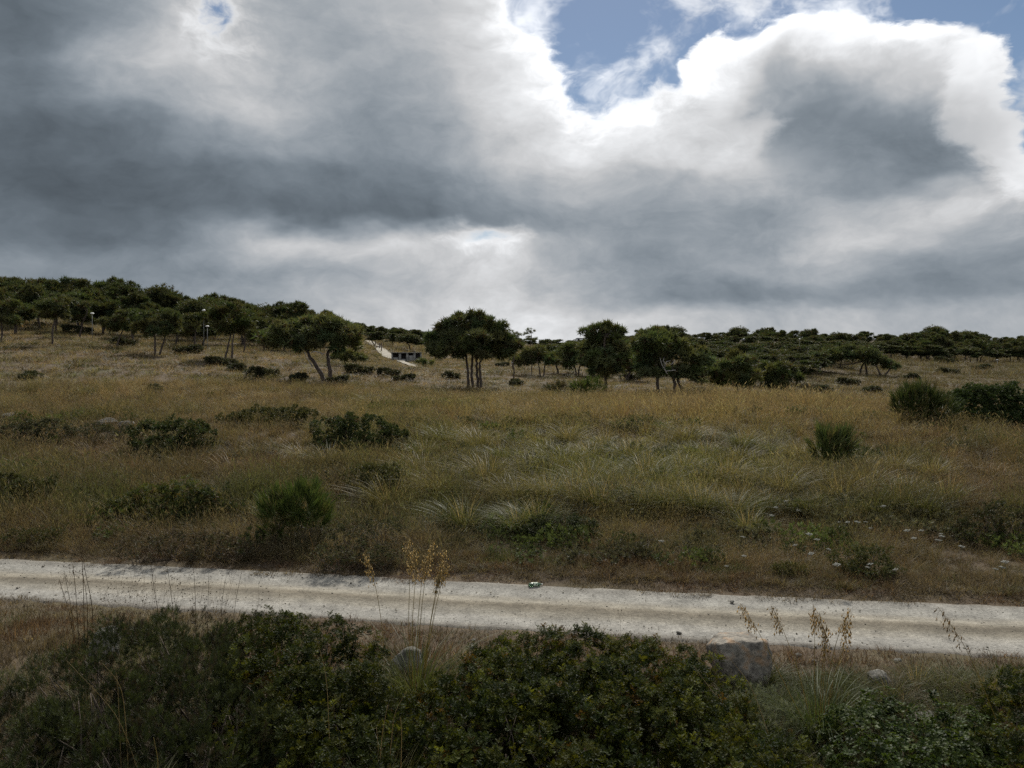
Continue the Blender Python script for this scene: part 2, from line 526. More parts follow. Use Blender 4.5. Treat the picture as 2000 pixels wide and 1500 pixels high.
CTRL = []
for d, row in {
    22: {-400: .15, 0: .12, 500: .12, 1000: .12, 1500: .12, 2000: .12, 2400: .12},
    28: {-400: .8, 0: .75, 500: .65, 1000: .6, 1500: .6, 2000: .6, 2400: .6},
    36: {-400: 1.5, 0: 1.35, 500: 1.3, 1000: 1.3, 1500: 1.25, 1800: 1.15, 2000: 1.05, 2400: 1.0},
    45: {-400: 2.5, 0: 2.3, 350: 2.1, 700: 2.0, 1000: 2.05, 1200: 2.05, 1500: 2.0, 1700: 1.8, 1850: 1.45, 2000: 1.1, 2400: .9},
    55: {-400: 3.5, 0: 3.2, 300: 2.9, 630: 2.5, 900: 2.25, 1200: 2.0, 1500: 1.65, 1800: 1.1, 2000: .8, 2400: .6},
    65: {-400: 4.6, 0: 4.3, 300: 3.9, 630: 3.1, 900: 2.6, 1200: 2.1, 1500: 1.65, 1800: 1.0, 2000: .7, 2400: .5},
    85: {-400: 6.6, 0: 6.2, 300: 5.6, 440: 5.3, 630: 4.2, 900: 3.2, 1200: 2.4, 1500: 2.0, 1800: 1.3, 2000: 1.1, 2400: 1.0},
    105: {-400: 8.5, 0: 8.0, 300: 7.0, 630: 5.0, 820: 3.3, 1000: 3.4, 1200: 3.0, 1500: 3.0, 1800: 2.0, 2000: 2.0, 2400: 1.8},
    130: {-400: 11, 0: 10.5, 300: 9.0, 550: 7.6, 760: 4.6, 900: 4.0, 1200: 3.8, 1500: 4.2, 1800: 2.7, 2000: 2.7, 2400: 2.5},
    170: {-400: 14.5, 0: 14, 300: 12, 600: 10, 720: 7.8, 900: 5.5, 1200: 5.0, 1500: 6.2, 1650: 5.3, 1800: 3.8, 2000: 3.7, 2400: 3.5},
    230: {-400: 17.5, 0: 17, 300: 14.5, 600: 12, 800: 9.0, 1200: 6.6, 1500: 7.6, 1800: 7.0, 2000: 6.8, 2400: 6.8},
    270: {-400: 20, 0: 19.5, 300: 17, 600: 14, 800: 10.5, 1100: 8.2, 1300: 9.6, 1500: 9.9, 1800: 9.7, 2000: 9.5, 2400: 9.5},
    400: {-400: 20, 0: 19, 600: 13, 1000: 8, 1500: 9, 2000: 9, 2400: 9},
    1000: {-400: 9, 600: 8, 1500: 7, 2400: 7},
}.items():
    for px, z in row.items():
        CTRL.append((px, d, z))
CTRL = np.array(CTRL)


def _feat(px, d):
    return np.stack([np.asarray(px) / 330.0, np.log(np.asarray(d)) * 4.2], -1)


_FC = _feat(CTRL[:, 0], CTRL[:, 1])
_K = np.linalg.norm(_FC[:, None] - _FC[None], axis=-1)
_W = np.linalg.solve(_K + 1e-3 * np.eye(len(_K)), CTRL[:, 2] - CTRL[:, 2].mean())


def terrain(x, y):
    x = np.atleast_1d(np.asarray(x, float)); y = np.atleast_1d(np.asarray(y, float))
    s, a = road_s(x, y)
    yy = np.maximum(y, np.maximum(0.35 * np.abs(x), 2.0))
    px = np.clip(1000 + FPX * x / yy, -500, 2500)
    d = np.clip(yy, 18, 1000)
    z = np.empty(len(x))
    f = _feat(px, d)
    for i in range(0, len(x), 20000):
        k = np.linalg.norm(f[i:i + 20000, None] - _FC[None], axis=-1)
        z[i:i + 20000] = k @ _W + CTRL[:, 2].mean()
    und = (fbm2(x, y, 0.22, 3.1, 3) - 0.5) * 0.5 + (fbm2(x, y, 1.1, 9.2, 2) - 0.5) * 0.16
    field = np.maximum(z, 0.05) + und * sstep(2.2, 9, s)
    far = sstep(ROAD_HALF - 0.1, 7.5, s) * field + 0.10 * sstep(ROAD_HALF - 0.1, ROAD_HALF + 0.8, s)
    t = -s - ROAD_HALF
    bank = 3.8 * sstep(6.0, 15.0, t) + 0.10 * sstep(0, 0.9, t) + und * 0.6 * sstep(0.8, 3, t)
    rut = 0.025 * np.cos(np.clip(s, -ROAD_HALF, ROAD_HALF) * 2 * math.pi / 1.65)
    road = rut * (np.abs(s) < ROAD_HALF)
    return np.where(s > ROAD_HALF - 0.1, far, np.where(t > 0, bank, road))


def ray(px, py, d):
    d = np.asarray(d, float)
    return (px - 1000) / FPX * d, d, CAM_Z + (HOR - py) / FPX * d


_D = np.exp(np.linspace(math.log(4), math.log(900), 1400))


def hit(px, py, dmin=4.0):
    x, y, z = ray(px, py, _D)
    t = terrain(x, y)
    ok = np.where((z <= t) & (_D >= dmin))[0]
    if not len(ok):
        i = np.argmin(np.abs(z - t) + (_D < dmin) * 1e3)
    else:
        i = ok[0]
    d = _D[i]
    return np.array([x[i], d, t[i]])


def at_d(px, d):
    x = (px - 1000) / FPX * d
    return np.array([x, d, terrain(x, d)[0]])


def build_ground():
    nA = 420
    th = np.concatenate([np.linspace(-0.75, 0.75, 320), np.linspace(0.75, 2 * math.pi - 0.75, 102)[1:-1]])
    nA = len(th)
    r = np.concatenate([[0.0], np.exp(np.linspace(math.log(1.0), math.log(3200), 330))])
    X = r[:, None] * np.sin(th)[None]; Y = r[:, None] * np.cos(th)[None]
    x, y = X.ravel(), Y.ravel()
    z = terrain(x, y)
    s, a = road_s(x, y)
    # the ground sheet passes under the track
    z = z - 0.06 * (1 - sstep(ROAD_HALF - 0.40, ROAD_HALF - 0.15, np.abs(s)))
    V = np.stack([x, y, z], -1)
    i = np.arange(len(r) - 1)[:, None]; j = np.arange(nA)[None]
    a0 = i * nA + j; b0 = i * nA + (j + 1) % nA
    F = np.stack([a0, a0 + nA, b0 + nA, b0], -1).reshape(-1, 4)
    o = link("ground", mesh_tris("ground", V, F, smooth=True), M_GROUND)
    tag(o, "brown earth of the field, hillside and verges under the dry grass", kind="structure")


build_ground()


def build_road():
    m, nt, out = new_mat("gravel_track")
    L = nt.links.new
    at = nd(nt, "ShaderNodeAttribute", attribute_name="across")       # x across, y along
    sep = nd(nt, "ShaderNodeSeparateXYZ"); L(at.outputs["Vector"], sep.inputs[0])
    geo = nd(nt, "ShaderNodeNewGeometry")

    def noi(scale, vec, det=8, rough=0.6):
        n = nd(nt, "ShaderNodeTexNoise"); n.inputs["Scale"].default_value = scale; n.inputs["Detail"].default_value = det; n.inputs["Roughness"].default_value = rough
        L(vec, n.inputs["Vector"]); return n.outputs[0]
    vm = nd(nt, "ShaderNodeVectorMath", operation="MULTIPLY"); L(at.outputs["Vector"], vm.inputs[0]); vm.inputs[1].default_value = (1.6, 0.12, 1.0)
    streak = noi(2.6, vm.outputs[0], 6)
    wob = nd(nt, "ShaderNodeMath", operation="MULTIPLY_ADD"); L(streak, wob.inputs[0]); wob.inputs[1].default_value = 0.5; L(sep.outputs[0], wob.inputs[2])
    mr = nd(nt, "ShaderNodeMapRange"); L(wob.outputs[0], mr.inputs[0]); mr.inputs[1].default_value = -1.4; mr.inputs[2].default_value = 1.9
    ramp = nd(nt, "ShaderNodeValToRGB"); ramp.color_ramp.interpolation = "B_SPLINE"
    stops = [(0.0, (0.22, 0.185, 0.14)), (0.12, (0.38, 0.365, 0.325)), (0.28, (0.49, 0.465, 0.41)), (0.38, (0.42, 0.375, 0.285)), (0.47, (0.22, 0.185, 0.13)), (0.53, (0.30, 0.255, 0.18)),
             (0.59, (0.52, 0.47, 0.365)), (0.66, (0.33, 0.295, 0.23)), (0.78, (0.48, 0.465, 0.415)), (0.92, (0.38, 0.355, 0.305)), (1.0, (0.23, 0.195, 0.145))]
    els = ramp.color_ramp.elements
    while len(els) < len(stops):
        els.new(0.5)
    for e, (p, c) in zip(els, stops):
        e.position = p; e.color = (*c, 1)
    L(mr.outputs[0], ramp.inputs[0])
    g = noi(16.0, geo.outputs["Position"], 8, 0.78)
    gr = nd(nt, "ShaderNodeMapRange"); L(g, gr.inputs[0]); gr.inputs[1].default_value = 0.3; gr.inputs[2].default_value = 0.7; gr.inputs[3].default_value = 0.45; gr.inputs[4].default_value = 1.4
    big = noi(1.5, geo.outputs["Position"], 7, 0.68)
    br = nd(nt, "ShaderNodeMapRange"); L(big, br.inputs[0]); br.inputs[1].default_value = 0.3; br.inputs[2].default_value = 0.7; br.inputs[3].default_value = 0.62; br.inputs[4].default_value = 1.2
    mm = nd(nt, "ShaderNodeMath", operation="MULTIPLY"); L(gr.outputs[0], mm.inputs[0]); L(br.outputs[0], mm.inputs[1])
    sc = nd(nt, "ShaderNodeVectorMath", operation="SCALE"); hsv = nd(nt, "ShaderNodeHueSaturation"); hsv.inputs["Saturation"].default_value = 0.82; hsv.inputs["Value"].default_value = 0.72; L(ramp.outputs[0], hsv.inputs["Color"])
    L(hsv.outputs[0], sc.inputs[0]); L(mm.outputs[0], sc.inputs["Scale"])
    pb = nd(nt, "ShaderNodeBsdfPrincipled"); L(sc.outputs[0], pb.inputs["Base Color"]); pb.inputs["Roughness"].default_value = 0.95; pb.inputs["Specular IOR Level"].default_value = 0.15
    b = nd(nt, "ShaderNodeBump"); b.inputs["Strength"].default_value = 0.7; b.inputs["Distance"].default_value = 0.03
    L(g, b.inputs["Height"]); L(b.outputs[0], pb.inputs["Normal"])
    L(pb.outputs[0], out.inputs[0])
    A = np.arange(-90, 90, 0.18); S = np.linspace(-1, 1, 33)
    aa, ss = np.meshgrid(A, S, indexing="ij")
    ragged_p = (fbm2(aa.ravel(), 0 * aa.ravel(), 0.9, 5, 4) - 0.5).reshape(aa.shape) * 0.45
    ragged_m = (fbm2(aa.ravel(), 0 * aa.ravel() + 40, 0.9, 8, 4) - 0.5).reshape(aa.shape) * 0.45
    s = ss * ROAD_HALF + np.where(ss > 0, ragged_p, ragged_m) * np.abs(ss) ** 6
    sh = s - 0.10 * np.sin(aa * 0.23 + 0.7)
    x = ROAD_MID[0] + aa * ROAD_DIR[0] + sh * ROAD_NRM[0]
    y = ROAD_MID[1] + aa * ROAD_DIR[1] + sh * ROAD_NRM[1]
    z = 0.025 * np.cos(s * 2 * math.pi / 1.65) * np.clip(1.4 - np.abs(ss), 0, 1) + (fbm2(x.ravel(), y.ravel(), 2.2, 4, 4).reshape(x.shape) - 0.5) * 0.05
    tz = terrain(x.ravel(), y.ravel()).reshape(x.shape)
    z = np.where(np.abs(ss) > 0.8, np.maximum(z * (1 - sstep(.8, .95, np.abs(ss))), tz + 0.012) - 0.07 * sstep(0.94, 1.0, np.abs(ss)), z)
    V = np.stack([x, y, z], -1).reshape(-1, 3)
    nS = len(S)
    i = np.arange(len(A) - 1)[:, None]; j = np.arange(nS - 1)[None]
    a0 = i * nS + j
    F = np.stack([a0, a0 + nS, a0 + nS + 1, a0 + 1], -1).reshape(-1, 4)
    me = mesh_tris("road", V, F, smooth=True)
    at_ = me.attributes.new("across", "FLOAT_VECTOR", "POINT")
    at_.data.foreach_set("vector", np.stack([s.ravel(), aa.ravel(), 0 * s.ravel()], -1).astype(np.float32).ravel())
    o = link("road", me, m)
    tag(o, "pale gravel track with worn wheel ruts crossing the picture", kind="structure")


build_road()

# sandy path climbing the hill, and its lower bends
PATH = [at_d(px, d) for px, d in ((716, 172), (722, 166), (733, 154), (744, 143), (754, 133), (763, 126), (776, 119), (790, 113), (806, 107), (822, 102), (850, 98), (900, 96), (960, 93))]
PATH = np.array(PATH)


def build_path():
    t = np.linspace(0, len(PATH) - 1, 90)
    P = np.stack([np.interp(t, np.arange(len(PATH)), PATH[:, k]) for k in range(3)], -1)
    T = np.gradient(P, axis=0)[:, :2]; T /= np.linalg.norm(T, axis=1)[:, None]
    Nn = np.stack([-T[:, 1], T[:, 0]], -1)
    w = np.interp(t, [0, 3, 5, 6, 12], [0.7, 0.95, 1.1, 0.55, 0.4])
    V = []
    for k in np.linspace(-1, 1, 7):
        q = P[:, :2] + Nn * (w * k)[:, None]
        V.append(np.column_stack([q, terrain(q[:, 0], q[:, 1]) + 0.10]))
    V = np.stack(V, 1).reshape(-1, 3)
    i = np.arange(89)[:, None]; j = np.arange(6)[None]
    a0 = i * 7 + j
    F = np.stack([a0, a0 + 7, a0 + 8, a0 + 1], -1).reshape(-1, 4)
    m = mat_noise("pale_sand", (0.26, 0.235, 0.19), (0.40, 0.37, 0.31), 2.0, 0.95, 0.3)
    tag(link("path", mesh_tris("path", V, F, smooth=True), m), "pale sandy footpath climbing the hillside between the pines", kind="structure")


build_path()


def path_dist(x, y):
    t = np.linspace(0, len(PATH) - 1, 60)
    q = np.stack([np.interp(t, np.arange(len(PATH)), PATH[:, k]) for k in range(2)], -1)
    return np.min(np.hypot(np.asarray(x)[:, None] - q[None, :, 0], np.asarray(y)[:, None] - q[None, :, 1]), axis=1)


# ------------------------------------------------------------------ pines
def needle_pattern(n, seed, spread=1.0, width=0.09):
    r = np.random.default_rng(seed)
    V, F = [], []
    for i in range(n):
        d = r.normal(size=3); d[2] = abs(d[2]) * 0.9 + 0.25; d[:2] *= spread
        d /= np.linalg.norm(d)
        s = np.cross(d, r.normal(size=3)); s /= np.linalg.norm(s)
        ln = r.uniform(0.7, 1.1)
        o = d * 0.05
        V += [o - s * width, o + s * width, d * ln]
        F.append((3 * i, 3 * i + 1, 3 * i + 2))
    return np.array(V), np.array(F)


NEEDLES = needle_pattern(9, 3, 1.0, 0.095)
NEEDLES_FAR = needle_pattern(6, 5, 1.1, 0.13)


def ellipsoid_pts(n, c, r, r_, shell=0.55, below=0.35):
    """points through an ellipsoid, denser near its surface and on top; returns points and outward directions"""
    d = r_.normal(size=(n * 2, 3)); d /= np.linalg.norm(d, axis=1)[:, None]
    keep = (d[:, 2] > -0.25) | (r_.random(len(d)) < below)
    d = d[keep][:n]
    rad = shell + (1 - shell) * r_.random(len(d)) ** 0.5
    lump = 0.62 + 0.76 * fbm(d * 2.6 + np.asarray(c)[None] * 0.7, 3)
    return np.asarray(c) + d * np.asarray(r) * (rad * lump)[:, None], d


def pine_crown(lobes, per_area, size, pattern, r_, green=(0.094, 0.114, 0.050), browns=0.06):
    mb = MB()
    for c, r in lobes:
        # each lobe is a cluster of smaller tufted heads
        area = r[0] * r[1] + r[0] * r[2] + r[1] * r[2]
        per_area = per_area * 1.0
        nh = max(6, int(area * 1.9))
        hp, hd = ellipsoid_pts(nh, c, np.asarray(r) * 0.95, r_, 0.5, 0.3)
        hr = r_.uniform(0.18, 0.44, len(hp)) * (r[0] + r[2]) / 2 ** 0.85
        n_each = max(6, int(per_area * area / nh))
        for p, h in zip(hp, hr):
            stray = r_.uniform(0.85, 1.5)
            q, dd = ellipsoid_pts(n_each, p, (h * 1.25 * stray, h * 1.25 * stray, h * 0.85), r_, 0.3, 0.6)
            ax = dd + np.array([0, 0, 0.5]) + r_.normal(size=dd.shape) * 0.35
            sc = size * r_.uniform(0.7, 1.25, len(q))
            V, F, idx = stamp(*pattern, q, ax, sc, r_)
            g = np.array(green)[None] * r_.uniform(0.75, 1.35, (len(q), 1)) * np.array([r_.uniform(0.85, 1.25), 1.0, r_.uniform(0.8, 1.2)])
            b = r_.random(len(q)) < browns
            g[b] = (0.085, 0.06, 0.035)
            mb.add(V, F, g[idx])
    return mb


def limb(p0, p1, r_, n=6, sag=0.12):
    t = np.linspace(0, 1, n)[:, None]
    p = p0 + (p1 - p0) * t
    ln = np.linalg.norm(p1 - p0)
    k = r_.normal(size=(n, 3)) * 0.05 * ln * np.sin(t * math.pi)
    p = p + k
    p[:, 2] += -sag * ln * np.sin(t[:, 0] * math.pi)
    return p


def branches_for(mb, stems, lobes, r_, r0, twigs=6, col=(1, 1, 1)):
    """limbs from the nearest stem point into every lobe, with bare twigs fanning below the crown"""
    S = np.concatenate(stems)
    for c, r in lobes:
        c = np.asarray(c)
        low = S[S[:, 2] < c[2] + 0.1]
        low = low if len(low) else S
        k = np.argmin(np.linalg.norm((low - c) * np.array([1, 1, 1.4]), axis=1))
        pts = limb(low[k], c, r_)
        mb.tube(pts, np.linspace(r0, r0 * 0.35, len(pts)), 5, col)
        for _ in range(twigs):
            d = r_.normal(size=3); d[2] *= 0.5; d /= np.linalg.norm(d)
            a = pts[r_.integers(2, len(pts))]
            e = c + d * np.asarray(r) * r_.uniform(0.6, 0.95)
            q = limb(a, e, r_, 5, 0.05)
            mb.tube(q, np.linspace(r0 * 0.3, r0 * 0.08, len(q)), 4, np.array(col) * 1.15)


HERO = []


def hero_pine(label, base, stems_px, lobes_px, seed, r0=0.16, dens=76, size=0.47, depth=1.0, twigs=7, green=(0.094, 0.114, 0.050), d=None, pattern=NEEDLES, name="pine_tree", cat="tree", group=None, dead=None, bark=(1, 1, 1)):
    r_ = np.random.default_rng(seed)
    b = at_d(base[0], d) if d else hit(*base, dmin=20)
    k = b[1] / FPX
    root = thing(name, label, cat, b, group)

    def loc(px, py, dy=0.0):
        return np.array([(px - base[0]) * k, dy, (base[1] - py) * k])
    stems = []
    tb = MB()
    for st in stems_px:
        dy0 = r_.uniform(-0.25, 0.25) if len(stems_px) > 1 else 0.0
        P = np.array([loc(x, y, dy0 + r_.uniform(-0.1, 0.1) * i) for i, (x, y) in enumerate(st)])
        P[0, 2] -= 0.35
        t = np.linspace(0, len(P) - 1, 4 * len(P))
        Q = np.stack([np.interp(t, np.arange(len(P)), P[:, j]) for j in range(3)], -1)
        Q[1:-1] = (Q[:-2] + 2 * Q[1:-1] + Q[2:]) / 4
        Q[1:] += r_.normal(size=Q[1:].shape) * 0.025
        stems.append(Q)
        tb.tube(Q, np.linspace(r0, r0 * 0.45, len(Q)), 8, bark)
    lobes = []
    for (x, y, rx, ry) in lobes_px:
        rx *= k; ry *= k
        ry_d = max(rx, ry) * depth * r_.uniform(0.8, 1.1)
        lobes.append((loc(x, y, r_.uniform(-0.45, 0.45) * ry_d), (rx, ry_d, ry)))
    branches_for(tb, stems, lobes, r_, r0 * 0.45, twigs)
    tb.obj("trunk", M_BARK, root, True)
    pine_crown(lobes, dens, size, pattern, r_, green).obj("crown", M_PINE, root)
    if dead:
        db = MB()
        for poly in dead:
            P = np.array([loc(x, y, -1.6 * k * 30 + r_.uniform(-.1, .1)) for x, y in poly])
            db.tube(P, np.linspace(0.05, 0.015, len(P)), 5)
        o = db.obj("dead_branch", M_DEADWOOD, root, True)
        o["label"] = "bleached bare dead branches"
    return root


hero_pine("umbrella-shaped leaning pine with twisted forked trunk on the left slope", (635, 745),
          [[(636, 748), (628, 728), (618, 712), (608, 698), (596, 680), (585, 665)], [(640, 748), (645, 728), (640, 705), (637, 690), (650, 672), (662, 655)]],
          [(556, 672, 38, 24), (545, 655, 26, 20), (585, 645, 42, 22), (625, 640, 46, 20), (665, 648, 38, 24), (695, 660, 22, 18), (600, 668, 46, 18), (650, 668, 40, 15), (645, 622, 14, 7), (603, 627, 12, 6), (572, 636, 10, 6), (688, 642, 10, 6)],
          11, r0=0.19, dens=82, dead=[[(622, 716), (612, 700), (606, 688)], [(640, 690), (628, 687), (618, 690)], [(638, 692), (648, 690)]])
hero_pine("dense bushy pine clump with several upright trunks standing mid-field", (927, 757),
          [[(916, 757), (914, 730), (912, 700), (905, 670)], [(923, 757), (921, 725), (922, 695), (925, 655)], [(934, 757), (931, 725), (930, 700), (945, 665)], [(942, 757), (938, 735), (936, 710), (955, 680)]],
          [(872, 664, 30, 30), (900, 640, 34, 24), (880, 685, 36, 18), (935, 640, 30, 24), (958, 655, 34, 28), (985, 672, 26, 26), (928, 668, 44, 24), (930, 692, 32, 14), (968, 692, 34, 14), (896, 622, 12, 9), (918, 618, 9, 8), (938, 619, 9, 9), (962, 630, 9, 8), (980, 642, 9, 7), (862, 640, 10, 8)],
          12, r0=0.13, dens=95)
hero_pine("thin tall pine with small round open head above bare stem", (1038, 730),
          [[(1038, 730), (1039, 705), (1036, 685), (1038, 655)]], [(1037, 652, 13, 10), (1030, 662, 8, 7), (1045, 664, 7, 6)], 13, r0=0.08, dens=45, twigs=5, size=0.26)
hero_pine("ragged wind-bent pine head leaning out beside the bushy clump", (1000, 728), [[(1004, 728), (1002, 700), (1006, 670), (1000, 648)]], [(998, 638, 16, 9), (1010, 644, 9, 7)], 14, r0=0.08, dens=45, twigs=9, size=0.28, d=79)
hero_pine("round dark pine directly behind the thin tall pine", (1058, 722), [[(1056, 722), (1054, 705), (1050, 690)], [(1060, 722), (1063, 705), (1066, 690)]], [(1030, 688, 24, 20), (1050, 682, 28, 18), (1068, 690, 20, 18)], 15, r0=0.1, d=88)
hero_pine("small dark round-headed pine between the thin pine and the pointed pine", (1126, 737), [[(1126, 737), (1124, 722), (1118, 705)], [(1128, 737), (1131, 722), (1136, 705)]], [(1108, 694, 24, 22), (1130, 688, 22, 22), (1120, 708, 30, 12)], 16, r0=0.1)
hero_pine("pointed pine with straight pale trunk and spiky top in the centre right", (1182, 768),
          [[(1182, 770), (1183, 745), (1180, 715), (1181, 685), (1180, 655)]],
          [(1160, 658, 20, 16), (1184, 650, 16, 13), (1208, 655, 12, 12), (1180, 680, 42, 22), (1152, 690, 24, 22), (1212, 692, 26, 24), (1180, 708, 44, 20), (1186, 728, 34, 12), (1158, 643, 7, 6), (1172, 640, 6, 7), (1186, 637, 6, 6), (1203, 643, 6, 6), (1216, 648, 5, 6)],
          17, r0=0.15, dens=78, bark=(1.35, 1.3, 1.25), twigs=9)
hero_pine("broad low-spreading pine showing bleached dead branches in its crown", (1312, 778),
          [[(1283, 778), (1284, 750), (1282, 720), (1280, 690)], [(1320, 776), (1316, 750), (1312, 720), (1310, 695)], [(1336, 778), (1330, 755), (1322, 740), (1345, 715)]],
          [(1268, 668, 30, 20), (1300, 668, 30, 18), (1250, 690, 24, 20), (1320, 690, 40, 24), (1352, 706, 32, 24), (1275, 700, 34, 22), (1262, 725, 30, 18), (1352, 732, 34, 13), (1316, 722, 34, 14), (1246, 670, 8, 6), (1262, 653, 12, 7), (1284, 650, 12, 7), (1330, 672, 12, 7), (1368, 688, 10, 7)],
          18, r0=0.14, dens=78, twigs=10, dead=[[(1294, 730), (1284, 712), (1280, 698)], [(1288, 718), (1292, 706), (1300, 704)], [(1292, 724), (1308, 722), (1312, 724)], [(1290, 712), (1286, 704), (1288, 698)], [(1300, 712), (1306, 708), (1308, 702)]])
hero_pine("rounded light green pine right of the broad dead-branched pine", (1440, 765), [[(1440, 765), (1438, 745), (1434, 725)], [(1466, 768), (1464, 748), (1458, 730)]], [(1408, 712, 28, 20), (1440, 704, 34, 20), (1470, 714, 24, 20), (1425, 732, 36, 14), (1456, 738, 32, 14)], 19, green=(0.100, 0.116, 0.048), d=64)
hero_pine("low dark rounded pine at the right end of the near pine row", (1525, 768), [[(1520, 768), (1518, 750), (1512, 735)], [(1530, 768), (1534, 750), (1540, 738)]], [(1502, 724, 22, 20), (1525, 714, 24, 20), (1545, 730, 20, 18), (1520, 742, 34, 12)], 20, d=68)
hero_pine("flat-topped dark pine with slanting stems on the right meadow", (1685, 742), [[(1680, 742), (1683, 728), (1690, 716)], [(1692, 742), (1691, 728), (1686, 716)]], [(1640, 706, 34, 15), (1672, 700, 32, 16), (1700, 708, 28, 13), (1610, 712, 24, 14)], 21, d=108, dens=80)
hero_pine("small crooked pine leaning right at the edge of the right meadow", (1722, 746), [[(1722, 746), (1716, 736), (1712, 726)], [(1722, 746), (1732, 736), (1738, 730)]], [(1716, 720, 22, 10), (1742, 728, 14, 8)], 22, d=106, dens=80)
hero_pine("tiny dark round pine bush beside the sandy path bends", (831, 734), [[(831, 736), (831, 728), (830, 722)]], [(824, 721, 9, 6), (836, 722, 10, 6)], 23, d=98, r0=0.06, dens=45)
hero_pine("low green pine shrub tucked behind the leaning pine", (676, 722), [[(676, 722), (674, 712), (670, 704)]], [(660, 704, 18, 12), (682, 700, 20, 12), (700, 706, 14, 9)], 24, d=84, r0=0.08)
LEFT_ROW = [
    ("slim dark-trunked pine standing alone at the far left hillside", (101, 658), [[(101, 662), (103, 635), (106, 610), (106, 590)]], [(92, 588, 22, 15), (118, 584, 24, 15), (104, 602, 26, 9)], 31, 86),
    ("pine cut by the left edge of the picture with a dark trunk", (2, 650), [[(2, 655), (4, 625), (2, 600)]], [(-15, 588, 26, 18), (14, 582, 24, 17), (0, 604, 30, 10)], 32, 88),
    ("low spreading pine with crooked short trunk on the left hillside", (228, 668), [[(226, 668), (232, 650), (238, 632)]], [(218, 618, 24, 15), (248, 612, 26, 15), (234, 628, 32, 9)], 33, 86),
    ("broad dark pine with forked trunk, third of the front hillside row", (305, 682), [[(304, 684), (306, 660), (302, 635)], [(308, 684), (316, 660), (322, 640)]], [(285, 622, 28, 19), (318, 612, 28, 18), (304, 636, 34, 11), (334, 630, 18, 12)], 34, 80),
    ("tall full-crowned pine with leaning trunk nearest the hillside grass", (440, 694), [[(438, 696), (446, 668), (450, 645)], [(454, 692), (456, 668), (456, 645)]], [(424, 622, 24, 22), (450, 606, 28, 19), (474, 622, 20, 22), (448, 634, 38, 14)], 35, 78),
    ("narrow pine behind the row with straight stem on the left hillside", (380, 662), [[(380, 664), (381, 640), (382, 620)]], [(368, 616, 20, 16), (392, 610, 20, 16), (380, 628, 24, 9)], 36, 92),
    ("small pine with thin stem just right of the tall full-crowned pine", (476, 672), [[(476, 674), (478, 655), (480, 640)]], [(488, 632, 18, 14), (504, 640, 14, 10)], 37, 92),
]
for lab, base, st, lb, sd, dd in LEFT_ROW:
    hero_pine(lab, base, st, lb, sd, r0=0.12, dens=62, size=0.46, d=dd, green=(0.071, 0.085, 0.036), group="front row of pines on the left hillside")


def pine_proto(seed, H, W, kind):
    r_ = np.random.default_rng(seed)
    root = thing("pine_tree", "", "tree")
    stems = []
    tb = MB()
    for s in range(1 if kind != 2 else 2):
        lean = r_.normal(size=2) * 0.12 * H
        t = np.linspace(0, 1, 8)[:, None]
        P = np.concatenate([lean * t ** 1.4 + r_.normal(size=(8, 2)) * 0.05, (t * H * 0.72)], 1)
        P[0] = (0, 0, -0.6)
        tb.tube(P, np.linspace(0.17, 0.07, 8), 6); stems.append(P)
    lobes = []
    for i in range(8):
        a = i * 2.4 + r_.uniform(0, 1)
        q = W * 0.5 * (0.2 + 0.45 * r_.random())
        rr = W * r_.uniform(0.15, 0.34)
        lobes.append((np.array([math.cos(a) * q, math.sin(a) * q, H * (0.46 + 0.40 * (i / 7) + r_.normal() * 0.05)]), (rr, rr, rr * r_.uniform(0.5, 0.7))))
    branches_for(tb, stems, lobes, r_, 0.06, 3)
    tb.obj("trunk", M_BARK, root, True)
    pine_crown(lobes, 46, 0.52, NEEDLES_FAR, r_, (0.061, 0.075, 0.034)).obj("crown", M_PINE, root)
    return root


PROTOS = [pine_proto(100 + i, H, W, i % 3) for i, (H, W) in enumerate([(6.6, 6.4), (7.2, 5.4), (5.6, 6.8), (6.2, 7.4), (7.4, 4.6), (5.0, 5.6), (6.8, 5.8), (5.4, 7.0)])]
PROTO_H = [6.6, 7.2, 5.6, 6.2, 7.4, 5.0, 6.8, 5.4]
_used = set()


def place_pine(px, d, top_py, label, group, r_):
    k = r_.integers(0, len(PROTOS))
    o = PROTOS[k] if k not in _used else copy_tree(PROTOS[k])
    _used.add(k)
    b = at_d(px, d)
    H = max(2.6, CAM_Z + (HOR - top_py) / FPX * d - b[2])
    s = H / (PROTO_H[k] * 0.97)
    o.location = b
    w = min(max(s, 0.75), 1.15)
    o.scale = (w * r_.uniform(0.95, 1.15), w * r_.uniform(0.95, 1.15), s)
    o.rotation_euler = (0, 0, r_.uniform(0, 6.28))
    tag(o, label, "tree", group)


def skyline(px, pts):
    return float(np.interp(px, [p[0] for p in pts], [p[1] for p in pts]))


SKY_L = [(-200, 545), (0, 543), (50, 550), (100, 549), (150, 545), (200, 553), (250, 560), (300, 570), (350, 584), (400, 578), (450, 583), (480, 590), (500, 602), (540, 597), (600, 604), (640, 618), (700, 637), (750, 641), (800, 646), (845, 656), (900, 660)]
SKY_R = [(1000, 668), (1100, 668), (1230, 655), (1270, 643), (1300, 646), (1330, 648), (1360, 655), (1400, 650), (1500, 647), (1600, 650), (1650, 652), (1700, 650), (1750, 655), (1800, 645), (1850, 649), (1900, 655), (1950, 659), (2000, 655), (2200, 655)]
r_f = np.random.default_rng(55)
